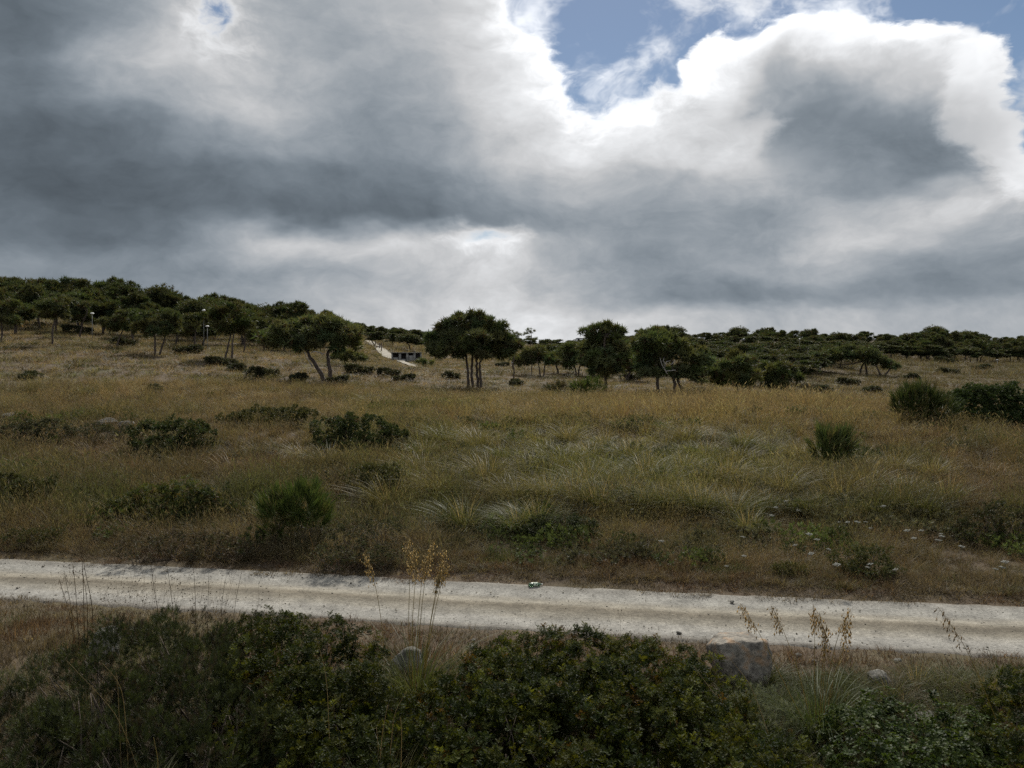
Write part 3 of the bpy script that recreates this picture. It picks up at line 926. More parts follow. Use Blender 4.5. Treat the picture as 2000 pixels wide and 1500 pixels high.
# crest of the left wood: the trees that draw the skyline, then two rows in front of them
for px in np.arange(-22, 660, 33):
    px += r_f.uniform(-9, 9)
    place_pine(px, r_f.uniform(122, 146), skyline(px, SKY_L) + r_f.uniform(-3, 7), "skyline pine on the crest of the left wood", "pines along the crest of the left wood", r_f)
for px in np.arange(-20, 640, 45):
    px += r_f.uniform(-14, 14)
    place_pine(px, r_f.uniform(104, 118), skyline(px, SKY_L) + r_f.uniform(16, 34), "pine in the middle of the left wood below the crest", "pines in the middle of the left wood", r_f)
for px in (30, 150, 262, 345, 395, 520, 560):
    place_pine(px + r_f.uniform(-6, 6), r_f.uniform(96, 104), skyline(px, SKY_L) + r_f.uniform(36, 50), "shorter pine at the lower edge of the left hillside wood", "pines at the lower edge of the left wood", r_f)
for px in np.arange(690, 900, 22):
    px += r_f.uniform(-5, 5)
    place_pine(px, r_f.uniform(178, 205), skyline(px, SKY_L) + r_f.uniform(-2, 6), "far pine on the low ridge above the sandy path", "far pines above the sandy path", r_f)
for px in np.arange(735, 900, 34):
    place_pine(px + r_f.uniform(-6, 6), r_f.uniform(150, 165), 662 + r_f.uniform(-4, 6), "dark pine below the low ridge, just above the shelter", "dark pines above the shelter", r_f)
for px in np.arange(1010, 1240, 27):
    px += r_f.uniform(-6, 6)
    place_pine(px, r_f.uniform(170, 200), skyline(px, SKY_R) + r_f.uniform(0, 6), "far low pine in the dip of the skyline at the centre", "far pines in the skyline dip", r_f)
for px in np.arange(1235, 2030, 21):
    px += r_f.uniform(-9, 9)
    place_pine(px, r_f.uniform(178, 205), skyline(px, SKY_R) + r_f.uniform(-3, 6), "far skyline pine in the right treeline", "far pines of the right treeline", r_f)
for px in np.arange(1240, 2030, 32):
    px += r_f.uniform(-12, 12)
    place_pine(px, r_f.uniform(160, 174), skyline(px, SKY_R) + r_f.uniform(10, 22), "pine in the front rank of the right treeline", "front rank of the right treeline", r_f)
for px in np.arange(1545, 2030, 25):
    px += r_f.uniform(-7, 7)
    place_pine(px, r_f.uniform(157, 166), skyline(px, SKY_R) + r_f.uniform(24, 34), "low dark pine thicket under the right treeline", "low thicket under the right treeline", r_f)
for px, d, ty in ((1225, 85, 688), (1255, 95, 688), (1402, 84, 702), (1485, 80, 708), (1556, 85, 714), (1160, 92, 698), (1090, 95, 690), (1395, 128, 686), (1480, 132, 678), (1540, 120, 682), (1580, 136, 676), (1620, 126, 690), (1370, 110, 684), (1500, 104, 700), (1560, 98, 706), (1600, 110, 704), (1640, 118, 698), (1585, 104, 712), (1420, 140, 676), (1455, 122, 688), (1530, 145, 672), (1610, 140, 684), (1670, 135, 690), (1250, 120, 676), (1215, 130, 676), (1340, 140, 668), (1080, 120, 688), (1480, 96, 708), (1390, 100, 700)):
    place_pine(px, d, ty, "spreading low pine between near pine row and far treeline", "low pines between near row and far treeline", r_f)

# ------------------------------------------------------------------ shrubs and bushes
def leaf_pattern(kind):
    V, F = [], []

    def leaf(o, d, n, L, W):
        d = np.asarray(d, float); d /= np.linalg.norm(d)
        s = np.cross(d, n); s /= np.linalg.norm(s) + 1e-9
        nn = np.cross(s, d)
        b = len(V)
        V.extend([o, o + d * L * 0.5 + s * W + nn * W * 0.35, o + d * L, o + d * L * 0.5 - s * W + nn * W * 0.35])
        F.extend([(b, b + 1, b + 2), (b, b + 2, b + 3)])
    r = np.random.default_rng(2)
    if kind == "mastic":                    # twig end with paired leaflets
        for k in range(5):
            a = k * 2.4
            d = np.array([math.cos(a), math.sin(a), 0.9])
            o = np.array([0, 0, 0.12 * k])
            for j in (0.35, 0.7, 1.0):
                for sg in (-1, 1):
                    side = np.cross(d, (0, 0, 1)) * sg
                    leaf(o + d * 0.35 * j, d * 0.6 + side, np.array([0, 0, 1.0]) + r.normal(size=3) * 0.3, 0.34, 0.085)
            leaf(o + d * 0.38, d, np.array([0, 0, 1.0]), 0.32, 0.08)
    elif kind == "fine":                    # thin upright needles of rosemary, heath
        for k in range(14):
            a = k * 2.4
            d = np.array([math.cos(a) * 0.6, math.sin(a) * 0.6, 0.7 + 0.5 * r.random()])
            leaf(np.array([0, 0, 0.05 * k]), d, r.normal(size=3), 0.55, 0.035)
    elif kind == "coarse":                  # the same for shrubs far enough away that only sprigs show
        for k in range(9):
            a = k * 2.4
            d = np.array([math.cos(a) * 0.8, math.sin(a) * 0.8, 0.5 + 0.6 * r.random()])
            leaf(np.array([0, 0, 0.04 * k]), d, r.normal(size=3), 0.6, 0.095)
    elif kind == "broom":                   # long green switches
        for k in range(8):
            d = r.normal(size=3) * 0.22; d[2] = 1
            leaf(r.normal(size=3) * 0.08, d, r.normal(size=3), 1.5, 0.03)
    elif kind == "round":                   # broad glossy leaves in threes
        for k in range(4):
            a = k * 1.9
            d = np.array([math.cos(a), math.sin(a), 0.35])
            o = np.array([0, 0, 0.08 * k])
            for sg in (-0.8, 0, 0.8):
                dd = np.array([math.cos(a + sg), math.sin(a + sg), 0.3])
                leaf(o + d * 0.25, dd, np.array([0, 0, 1.0]) + r.normal(size=3) * 0.25, 0.46, 0.17)
    return np.array(V), np.array(F)


PAT = {k: leaf_pattern(k) for k in ("mastic", "fine", "coarse", "broom", "round")}


def foliage(blobs, n_per_m2, size, kind, cols, r_, upright=0.5, shell=0.62, clump=True, young=None):
    """leafy shell over ellipsoids; cols: list of (weight, colour)"""
    mb = MB()
    w = np.array([c[0] for c in cols], float); w /= w.sum()
    pal = np.array([c[1] for c in cols])
    for i, (c, r) in enumerate(blobs):
        c = np.asarray(c, float); r = np.asarray(r, float)
        area = 2.2 * (r[0] * r[1] + r[0] * r[2] + r[1] * r[2]) * 1.4
        if clump:
            nh = max(44, int(area * 9))
            hp, hd = ellipsoid_pts(nh, c, r, r_, 0.8, 0.5)
            P, D, T = [], [], []
            n_each = max(6, int(n_per_m2 * area / nh))
            for p, dd in zip(hp, hd):
                h = r_.uniform(0.18, 0.40) * (0.45 * min(r) + 0.25)
                p = p + dd * r_.normal() * 0.05
                q, d2 = ellipsoid_pts(n_each, p, (h, h, h * 1.1), r_, 0.3, 0.5)
                P.append(q); D.append(d2 * 0.8 + dd * 0.6)
                T.append(np.full(len(q), r_.choice(len(pal), p=w)))
            P, D, T = np.concatenate(P), np.concatenate(D), np.concatenate(T)
        else:
            P, D = ellipsoid_pts(int(n_per_m2 * area), c, r, r_, shell, 0.5)
            T = r_.choice(len(pal), len(P), p=w)
        # drop what lies deep inside a neighbouring blob
        keep = np.ones(len(P), bool)
        for j, (c2, r2) in enumerate(blobs):
            if j != i:
                keep &= np.linalg.norm((P - np.asarray(c2)) / (np.asarray(r2) * 0.62), axis=1) > 1
        P, D, T = P[keep], D[keep], T[keep]
        mixp = r_.random(len(P)) < 0.3
        T[mixp] = r_.choice(len(pal), mixp.sum(), p=w)
        ax = D + np.array([0, 0, upright]) + r_.normal(size=D.shape) * 0.3
        if kind == "broom":
            ax += r_.normal(size=ax.shape) * 0.25
        V, F, idx = stamp(*PAT[kind], P, ax, size * (r_.uniform(0.35, 1.35, len(P)) if kind == "broom" else r_.uniform(0.7, 1.25, len(P))), r_)
        col = pal[T] * r_.uniform(0.7, 1.35, (len(P), 1))
        mb.add(V, F, col[idx])
    return mb


def stems_for(blobs, r_, n=5, r0=0.02, base=(0, 0, 0)):
    mb = MB()
    for c, r in blobs:
        for _ in range(n):
            d = r_.normal(size=3); d[2] = abs(d[2]) * 0.6; d /= np.linalg.norm(d)
            b = np.array([c[0] + r_.normal() * r[0] * 0.25, c[1] + r_.normal() * r[1] * 0.25, base[2] - 0.1])
            p = limb(b, np.asarray(c) + d * np.asarray(r) * 0.8, r_, 5, 0.0)
            mb.tube(p, np.linspace(r0, r0 * 0.3, 5), 4)
    if len(blobs) > 1:                       # prostrate stems tie the clumps together at the ground
        order = sorted(blobs, key=lambda b: b[0][0])
        mb.tube([(c[0], c[1], base[2] + 0.03) for c, r in order], r0, 4)
    return mb


def bush(name, label, base, blobs, kind, size, dens, cols, seed, mat=None, cat="bush", group=None, upright=0.5, clump=True, nst=5, r0=0.02):
    r_ = np.random.default_rng(seed)
    root = thing(name, label, cat, base, group)
    foliage(blobs, dens, size, kind, cols, r_, upright, clump=clump).obj("foliage", mat or M_SHRUB, root)
    stems_for(blobs, r_, nst, r0).obj("stems", M_TWIG, root)
    return root


def px_blobs(base, kpx, items):
    """(px, py, rx px, ry px, depth m) -> ellipsoids about a base standing at base, kpx metres per pixel"""
    b, (bx, by) = base
    out = []
    for px, py, rx, ry, dep in items:
        out.append((np.array([(px - bx) * kpx, dep, (by - py) * kpx]), (rx * kpx, max(rx, ry) * kpx * 0.8, ry * kpx)))
    return out


DKG = [(5, (0.042, 0.059, 0.022)), (3, (0.058, 0.076, 0.027)), (2, (0.080, 0.084, 0.034)), (1, (0.096, 0.076, 0.044))]
GREY = [(5, (0.060, 0.064, 0.035)), (3, (0.080, 0.080, 0.046)), (2, (0.084, 0.068, 0.044))]
LIVE = [(5, (0.064, 0.093, 0.029)), (3, (0.085, 0.115, 0.034)), (2, (0.111, 0.106, 0.043))]
OLIV = [(4, (0.064, 0.068, 0.025)), (3, (0.085, 0.081, 0.032)), (2, (0.047, 0.055, 0.022))]


def field_bush(label, base, items, kind, size, dens, cols, seed, name="shrub", group=None, d=None, **kw):
    b = at_d(base[0], d) if d else hit(*base, dmin=19)
    k = b[1] / FPX
    if kind == "fine":
        kind = "coarse"
        dens, size = dens * 2.6, size * 0.62
        items = [(a, b + e * 0.22, c * 1.25, e * 0.74, f) for a, b, c, e, f in items]
    return bush(name, label, b, px_blobs((b, base), k, items), kind, size, dens, cols, seed, group=group, **kw)


field_bush("large dark green rounded shrub in mid-field below the leaning pine", (700, 885), [(655, 838, 40, 34, 0.4), (700, 830, 44, 30, 0.3), (745, 845, 36, 30, 0.2), (690, 862, 52, 22, -0.4), (640, 866, 24, 18, 0)], "fine", 0.22, 70, DKG, 201, upright=0.7)
field_bush("long low shrub with yellowish top left of the large dark shrub", (520, 835), [(460, 818, 30, 16, 0), (505, 810, 38, 18, 0.2), (555, 808, 40, 16, 0.2), (598, 812, 26, 14, 0.1)], "fine", 0.2, 65, OLIV, 202)
field_bush("broad dark green shrub between dry grass on the left of the field", (335, 885), [(300, 842, 40, 26, 0.2), (345, 836, 40, 28, 0.2), (385, 850, 26, 24, 0), (330, 864, 52, 18, -0.3)], "fine", 0.22, 65, DKG, 203)
field_bush("dark grey-brown twiggy shrub near the left edge of the field", (70, 872), [(45, 842, 38, 22, 0), (85, 836, 36, 24, 0.1), (115, 850, 24, 18, 0)], "fine", 0.2, 55, GREY, 204)
field_bush("grey-green shrub beside pale stones on the left of the field", (195, 868), [(180, 838, 22, 20, 0), (215, 842, 22, 18, 0.1)], "fine", 0.18, 55, GREY, 205)
field_bush("olive green leafy shrub in front of the large dark shrub", (745, 975), [(710, 930, 34, 24, 0.2), (745, 925, 34, 26, 0.1), (740, 952, 42, 20, -0.2)], "fine", 0.17, 75, OLIV, 206)
field_bush("spreading dark green shrub low on the left above the track", (345, 1015), [(300, 980, 40, 24, 0.2), (350, 972, 44, 26, 0.2), (395, 984, 30, 22, 0), (250, 1000, 40, 22, 0), (320, 1000, 60, 20, -0.3)], "mastic", 0.12, 110, DKG, 207, mat=M_GLOSSY)
field_bush("bright green broom bush with upright switches above the track", (570, 1068), [(545, 1015, 30, 34, 0), (585, 1005, 36, 38, 0.1), (615, 1015, 22, 28, 0.1)], "broom", 0.34, 95, LIVE, 208, name="broom_bush", upright=1.4, clump=False)
field_bush("upright green broom bush standing in the right of the field", (1622, 925), [(1612, 885, 18, 30, 0), (1636, 882, 20, 28, 0.1)], "broom", 0.42, 75, [(3, (0.060, 0.085, 0.032)), (2, (0.085, 0.105, 0.04)), (1, (0.14, 0.12, 0.06))], 209, name="broom_bush", upright=1.5, clump=False)
field_bush("big dark bush cut by the right edge of the field", (1925, 838), [(1880, 792, 44, 38, 0.4), (1930, 778, 50, 38, 0.5), (1985, 775, 48, 40, 0.5), (1910, 815, 60, 26, -0.2), (1985, 815, 50, 26, -0.2), (2040, 790, 40, 40, 0.4)], "fine", 0.34, 42, [(4, (0.034, 0.052, 0.019)), (2, (0.048, 0.068, 0.022))], 210, name="large_bush")
field_bush("dark rounded bush just left of the big right-edge bush", (1795, 836), [(1775, 800, 26, 28, 0), (1805, 795, 32, 30, 0.2), (1835, 808, 22, 24, 0)], "broom", 0.45, 48, DKG, 211, upright=1.2, clump=False)
field_bush("yellow-green round bush at the foot of the pointed pine", (1150, 765), [(1135, 752, 18, 12, 0), (1158, 748, 20, 14, 0.2)], "broom", 0.35, 60, LIVE, 212, d=57, upright=1.3, clump=False)
field_bush("dark dome of piled cut brushwood left of the pointed pine", (1090, 757), [(1078, 750, 16, 8, 0), (1098, 748, 20, 11, 0.1)], "broom", 0.4, 45, [(2, (0.045, 0.050, 0.026)), (2, (0.085, 0.072, 0.048))], 213, d=58, name="brush_pile", cat="brushwood", upright=0.1, clump=False)
field_bush("dark low shrub with pale silvery leaves above the track", (1090, 1052), [(1045, 1030, 30, 20, 0), (1090, 1022, 38, 24, 0.1), (1135, 1030, 28, 20, 0)], "fine", 0.14, 100, [(4, (0.045, 0.058, 0.030)), (2, (0.085, 0.090, 0.062))], 214)
field_bush("grey-green bushy shrub at the far edge of the track left of centre", (700, 1120), [(650, 1085, 34, 24, 0), (700, 1080, 40, 26, 0.2), (745, 1088, 30, 22, 0.1), (670, 1050, 40, 24, 0.8), (730, 1045, 36, 22, 0.9)], "fine", 0.12, 110, GREY, 215)
field_bush("brown-grey twiggy shrub behind the left stretch of the track", (350, 1100), [(280, 1070, 40, 22, 0), (340, 1062, 44, 24, 0.2), (400, 1068, 44, 24, 0.2), (455, 1076, 34, 22, 0)], "fine", 0.13, 95, [(4, (0.085, 0.066, 0.046)), (3, (0.062, 0.060, 0.038)), (1, (0.10, 0.085, 0.05))], 216)
field_bush("small yellow-green cushion shrub on the far verge of the track", (1540, 1170), [(1530, 1155, 16, 12, 0), (1552, 1156, 18, 12, 0)], "fine", 0.10, 130, [(3, (0.12, 0.11, 0.042)), (2, (0.085, 0.09, 0.036))], 217)
field_bush("low olive green shrub among white umbels near the right verge", (1690, 1130), [(1665, 1098, 32, 18, 0.2), (1705, 1092, 36, 20, 0.3), (1700, 1112, 44, 15, 0)], "fine", 0.12, 150, [(4, (0.075, 0.082, 0.032)), (3, (0.10, 0.098, 0.042)), (2, (0.055, 0.068, 0.028))], 218)
field_bush("dark green leafy patch at the left end of the field", (30, 1000), [(10, 950, 44, 34, 0), (60, 955, 36, 28, 0.1), (-30, 960, 40, 34, 0.2)], "fine", 0.2, 70, OLIV, 219)
field_bush("low rusty-green shrub by the left end of the track", (60, 1070), [(40, 1048, 32, 16, 0), (85, 1045, 30, 16, 0.1)], "fine", 0.12, 100, OLIV, 220)
field_bush("dark heathery mass at the right edge above the track", (1960, 1060), [(1930, 1020, 40, 30, 0.2), (1980, 1010, 44, 36, 0.2), (1900, 1035, 34, 22, 0)], "fine", 0.16, 80, [(3, (0.05, 0.056, 0.027)), (2, (0.08, 0.066, 0.04))], 221)
field_bush("small green weed clump right of the silvery shrub", (1690, 1085), [(1650, 1070, 22, 12, 0.4), (1620, 1078, 20, 10, 0.2)], "fine", 0.11, 110, LIVE, 222)
# low cushions dotted over the slope
CUSH = bush("cushion_shrub", "low dark cushion shrub dotted on the dry hillside grass", (0, 0, 0), [(np.array([-0.5, 0, 0.25]), (0.7, 0.6, 0.38)), (np.array([0.45, 0.1, 0.3]), (0.75, 0.6, 0.42))], "coarse", 0.26, 60, [(4, (0.045, 0.050, 0.026)), (2, (0.07, 0.062, 0.036))], 230, group="cushion shrubs on the hillside", nst=3)
first = True
for px, py, sc in ((510, 738, 1.1), (460, 724, 1.0), (305, 768, 0.7), (660, 748, 0.7), (580, 744, 0.9), (80, 640, 1.2), (60, 742, 0.9), (430, 714, 1.1), (790, 745, 0.8), (880, 740, 0.8),
                   (1010, 752, 0.8), (1230, 742, 1.2), (1600, 770, 1.1), (1655, 752, 1.0), (1780, 742, 1.2), (1850, 730, 1.3), (1920, 722, 1.4), (1700, 768, 1.1), (1560, 775, 1.0), (980, 716, 1.0), (1845, 710, 1.6), (150, 652, 1.5), (240, 675, 1.2), (370, 690, 1.2), (700, 730, 1.1), (760, 735, 1.0)):
    o = CUSH if first else copy_tree(CUSH)
    first = False
    o.location = hit(px, py, 20)
    o.rotation_euler = (0, 0, rng.uniform(0, 6.28)); o.scale = (sc, sc, sc * rng.uniform(0.7, 1.0))

# foreground bushes on the near side of the track
def near_bush(name, label, d, items, kind, size, dens, cols, seed, **kw):
    """items: (px, py, depth offset m, rx m, ry m, rz m); py is the blob's centre at that distance"""
    b = at_d(items[0][0], d)
    blobs = []
    for px, py, dd, rx, ry, rz in items:
        x, y, z = ray(px, py, d + dd)
        blobs.append((np.array([x, y, z]) - b, (rx, ry, rz)))
    return bush(name, label, b, blobs, kind, size, dens, cols, seed, **kw)


MAST = [(6, (0.031, 0.042, 0.011)), (3, (0.055, 0.062, 0.014)), (3, (0.020, 0.031, 0.010)), (0.6, (0.066, 0.043, 0.016)), (1.2, (0.082, 0.098, 0.022))]
near_bush("mastic_bush", "wide dark green mastic bush in the foreground right of the tall stalks", 10.0,
          [(930, 1390, 0.6, 0.75, 0.8, 0.6), (1030, 1330, 1.3, 0.8, 0.8, 0.62), (1150, 1330, 1.5, 0.8, 0.8, 0.62), (1280, 1345, 1.4, 0.8, 0.8, 0.6), (1370, 1385, 0.8, 0.6, 0.7, 0.5),
           (980, 1410, 0.2, 0.75, 0.7, 0.6), (1095, 1405, 0.3, 0.75, 0.7, 0.62), (1210, 1405, 0.3, 0.75, 0.7, 0.62), (1320, 1420, 0.1, 0.7, 0.7, 0.58), (900, 1480, -0.6, 0.7, 0.7, 0.55), (1010, 1470, -0.9, 0.75, 0.7, 0.55), (1130, 1470, -0.7, 0.8, 0.75, 0.6), (1250, 1475, -0.7, 0.8, 0.7, 0.6), (1370, 1490, -0.8, 0.7, 0.7, 0.55),
           (960, 1560, -1.6, 0.8, 0.7, 0.5), (1120, 1570, -1.7, 0.8, 0.7, 0.5), (1280, 1570, -1.7, 0.8, 0.7, 0.5), (1430, 1575, -1.6, 0.7, 0.6, 0.5)],
          "mastic", 0.085, 190, MAST, 301, mat=M_GLOSSY, nst=6)
near_bush("mastic_bush", "dark green mastic bush in the foreground left of the tall stalks", 10.0,
          [(520, 1290, 1.6, 0.65, 0.7, 0.55), (590, 1290, 1.4, 0.7, 0.7, 0.55), (670, 1330, 1.0, 0.6, 0.7, 0.52), (540, 1390, 0.2, 0.8, 0.8, 0.62), (640, 1410, 0.1, 0.75, 0.7, 0.6),
           (560, 1500, -0.9, 0.7, 0.7, 0.5), (680, 1500, -0.9, 0.7, 0.7, 0.5), (730, 1420, 0.3, 0.5, 0.6, 0.5), (640, 1580, -1.6, 0.8, 0.6, 0.45)],
          "mastic", 0.085, 190, MAST, 302, mat=M_GLOSSY, nst=6)
near_bush("heather_shrub", "large grey-green fine-leaved shrub filling the lower left corner", 9.6,
          [(250, 1310, 1.4, 0.75, 0.8, 0.55), (350, 1295, 1.5, 0.75, 0.8, 0.58), (430, 1320, 1.2, 0.6, 0.7, 0.55), (150, 1375, 0.7, 0.75, 0.8, 0.55), (60, 1430, 0.3, 0.7, 0.7, 0.5),
           (230, 1420, 0.1, 0.8, 0.8, 0.6), (350, 1410, 0.1, 0.8, 0.8, 0.62), (440, 1440, -0.2, 0.6, 0.7, 0.55), (100, 1510, -0.8, 0.8, 0.7, 0.5), (260, 1520, -0.9, 0.8, 0.7, 0.5), (400, 1530, -1.0, 0.7, 0.7, 0.5), (-40, 1490, -0.3, 0.7, 0.7, 0.5)],
          "fine", 0.095, 300, [(5, (0.032, 0.040, 0.018)), (3, (0.046, 0.058, 0.022)), (2, (0.040, 0.033, 0.023)), (2, (0.020, 0.027, 0.013))], 303, nst=9, upright=0.9)
near_bush("silver_shrub", "silvery grey-green herb in front of the flat boulder", 11.2,
          [(1470, 1385, 0.3, 0.32, 0.3, 0.28), (1515, 1400, 0.1, 0.3, 0.3, 0.26), (1455, 1420, -0.4, 0.35, 0.3, 0.28), (1545, 1420, -0.3, 0.26, 0.3, 0.25)],
          "fine", 0.075, 330, [(4, (0.14, 0.155, 0.115)), (2, (0.19, 0.20, 0.16)), (2, (0.085, 0.10, 0.06))], 304, upright=1.2, nst=8, r0=0.008)
near_bush("bramble", "bramble with glossy light-catching leaves at the lower right", 9.8,
          [(1690, 1425, 0.8, 0.55, 0.6, 0.32), (1770, 1430, 0.9, 0.6, 0.6, 0.34), (1850, 1450, 0.6, 0.55, 0.6, 0.32), (1910, 1470, 0.3, 0.5, 0.5, 0.3), (1720, 1500, -0.5, 0.65, 0.6, 0.36), (1830, 1520, -0.6, 0.7, 0.6, 0.36), (1760, 1580, -1.3, 0.8, 0.6, 0.36)],
          "round", 0.095, 130, [(4, (0.040, 0.062, 0.017)), (3, (0.062, 0.085, 0.024)), (2, (0.024, 0.036, 0.014))], 305, mat=mat_leaf("bramble_leaves", 0.35, 0.5, 0.1, 0.06), upright=0.8, nst=8, r0=0.008)
near_bush("mastic_bush", "dark bush cut off by the lower right corner of the picture", 10.2,
          [(1985, 1400, 0.9, 0.4, 0.6, 0.5), (2010, 1450, 0.2, 0.45, 0.6, 0.55), (1990, 1530, -0.8, 0.5, 0.6, 0.5), (2080, 1430, 0.5, 0.6, 0.7, 0.6)],
          "mastic", 0.085, 180, MAST, 306, mat=M_GLOSSY, nst=5)
near_bush("mastic_bush", "low olive bush between the grass clump and the flat boulder base", 9.4,
          [(1470, 1500, 0.2, 0.5, 0.5, 0.42), (1545, 1520, 0.0, 0.45, 0.5, 0.4), (1500, 1590, -0.7, 0.7, 0.6, 0.4)], "mastic", 0.08, 180, MAST, 307, mat=M_GLOSSY, nst=5)

# ------------------------------------------------------------------ boulders and stones
def rock_mesh(seed, r, flat_top=None, subdiv=4, cuts=9):
    r_ = np.random.default_rng(seed)
    bm = bmesh.new(); bmesh.ops.create_icosphere(bm, subdivisions=subdiv, radius=1.0)
    V = np.array([v.co for v in bm.verts]); F = np.array([[v.index for v in f.verts] for f in bm.faces]); bm.free()
    for _ in range(cuts + 5):
        n = r_.normal(size=3); n /= np.linalg.norm(n)
        dd = r_.uniform(0.5, 0.85)
        h = V @ n
        V = V - np.outer(np.maximum(h - dd, 0) * 0.9, n)
    if flat_top:
        h = np.maximum(V[:, 2] - flat_top, 0); V[:, 2] -= h * 0.85
    n0 = V / np.linalg.norm(V, axis=1)[:, None]
    V = V + n0 * ((fbm(V * 2.2 + seed, 4) - 0.5) * 0.22 + (fbm(V * 9 + seed, 4) - 0.5) * 0.15)[:, None]
    return mesh_tris("boulder", V * np.asarray(r), F, smooth=True)


def rock(label, px, py, r, seed, m=M_ROCKG, d=None, sink=0.3, rz=0.0, flat=None, name="boulder", group=None, subdiv=4):
    b = at_d(px, d) if d else hit(px, py, 8)
    o = link(name, rock_mesh(seed, tuple(q * 1.12 for q in r), flat, subdiv), m)
    o.location = (b[0], b[1], b[2] + r[2] * (1 - sink)); o.rotation_euler = (rng.uniform(-.08, .08), rng.uniform(-.08, .08), rz)
    return tag(o, label, "rock", group)


rock("big flat-topped boulder with orange lichen beside the near edge of the track", 1440, 1330, (0.50, 0.42, 0.60), 401, M_ROCK, d=12.9, sink=0.42, flat=0.56)
rock("pale rounded boulder behind the tall grass stalks", 797, 1290, (0.30, 0.24, 0.24), 402, M_ROCKG, d=13.4, sink=0.5)
rock("pale rock half hidden on top of the left fine-leaved shrub", 210, 1255, (0.32, 0.26, 0.34), 403, M_ROCKG, d=14.0, sink=0.42)
rock("small pale stone at the left edge below the track", 18, 1320, (0.22, 0.2, 0.12), 404, M_ROCKG, d=12.2, sink=0.4)
rock("knobbly pale rock on the right part of the near verge", 1718, 1340, (0.2, 0.16, 0.18), 405, M_ROCKG, d=12.6, sink=0.2)
rock("grey stone lying just above the bramble", 1800, 1400, (0.24, 0.2, 0.13), 406, M_ROCKG, d=11.4, sink=0.3)
rock("weathered grey rock at the left edge of the field", 22, 822, (0.55, 0.4, 0.26), 407, M_ROCKG)
rock("pale grey rock ridge beside the grey-green field shrub", 205, 835, (0.6, 0.4, 0.26), 408, M_ROCKG)
rock("low grey rock between the two left field shrubs", 245, 838, (0.45, 0.35, 0.22), 409, M_ROCKG)
first = None
for i, (px, py) in enumerate(((925, 1256), (920, 1268), (1325, 1240), (720, 1238), (1755, 1295), (1560, 1285), (1590, 1296), (1500, 1292), (660, 1225), (1430, 1180), (1150, 1250))):
    b = hit(px, py, 10)
    if first is None:
        first = rock_mesh(420, (0.07, 0.055, 0.045), None, 2)
    o = link("stone", first, M_ROCKG); o.location = b + np.array([0, 0, 0.035]); o.rotation_euler = (0, 0, i * 1.3)
    s = 0.8 + 0.5 * ((i * 37) % 10) / 10
    o.scale = (s, s, s)
    tag(o, "small pale loose stone beside the track", "stone", "loose stones along the track verge")

# ------------------------------------------------------------------ far small things
def lamp_proto():
    root = thing("lamp_post", "", "street lamp")
    p = MB(); p.tube([(0, 0, -0.3), (0, 0, 1.2), (0, 0, 3.55)], [0.034, 0.03, 0.025], 8); p.box((0, 0, 0.02), (0.22, 0.22, 0.08))
    p.obj("pole", M_METAL, root)
    h = MB()
    th = np.linspace(0, 2 * math.pi, 11)[:-1]
    prof = [(0.03, 3.56), (0.10, 3.58), (0.21, 3.64), (0.22, 3.69), (0.14, 3.77), (0.02, 3.80)]
    V = np.array([(r * math.cos(a), r * math.sin(a), z) for r, z in prof for a in th])
    F = [(i * 10 + j, i * 10 + (j + 1) % 10, (i + 1) * 10 + (j + 1) % 10, (i + 1) * 10 + j) for i in range(5) for j in range(10)]
    h.add(V, F)
    h.obj("lamp_head", M_WHITE, root, True)
    return root


LAMP = lamp_proto()
first = True
for px, py, d, lab in ((180, 612, 93, "slim lamp post with white head in front of the left wood"), (405, 637, 88, "lamp post with white head beside the tall full-crowned pine"),
                       (398, 606, 96, "lamp post with white head high among the left wood pines"), (737, 657, 168, "lamp post with white head above the top of the sandy path"),
                       (749, 668, 160, "lower lamp post with white head beside the sandy path"), (1453, 661, 168, "lamp post with white head at the left end of the right treeline"),
                       (1562, 662, 156, "lamp post with white head in the right treeline above the low pines"), (1654, 678, 150, "lamp post with white head above the flat-topped dark pine"),
                       (1689, 692, 140, "lamp post with white head just right of the flat-topped dark pine"), (1715, 706, 126, "lowest lamp post with white head by the small crooked pine"),
                       (1948, 706, 140, "lamp post with white head near the right edge of the meadow")):
    o = LAMP if first else copy_tree(LAMP)
    first = False
    x, y, z = ray(px, py, d)
    g = terrain(x, y)[0]
    o.location = (x, y, g); h = max(1.2, float(z) - g)
    o.scale = (1, 1, h / 3.7)
    if h < 3:
        o.children[1].scale = (1, 1, 1)
    tag(o, lab, "street lamp", "lamp posts along the far road")

# low shelter with dark openings beside the path
b = at_d(794, 118)
root = thing("shelter", "low pale concrete shelter with dark openings beside the sandy path", "shelter", b, rz=0.12)
W_, H_ = 4.4, 1.15
MB().box((0, 0.9, H_ / 2 - 0.2), (W_, 0.14, H_ + 0.4)).obj("back_wall", M_DARK, root)
MB().box((0, 0.4, H_ + 0.05), (W_ + 0.2, 1.4, 0.10)).obj("roof", M_CONCRETE, root)
for x0 in (-2.1, -0.95, 0.1, 1.15, 2.1):
    MB().box((x0, -0.1, H_ / 2 - 0.2), (0.2 if abs(x0) > 2 else 0.34, 0.2, H_ + 0.4)).obj("pillar", M_CONCRETE, root)
for x0, w, h0 in ((-1.55, 0.75, 0.5), (-0.42, 0.72, 0.28), (0.62, 0.78, 0.8), (1.65, 0.72, 0.4)):
    MB().box((x0, -0.1, h0 / 2 - 0.2), (w - 0.01, 0.12, h0 + 0.4)).obj("parapet", M_CONCRETE, root)
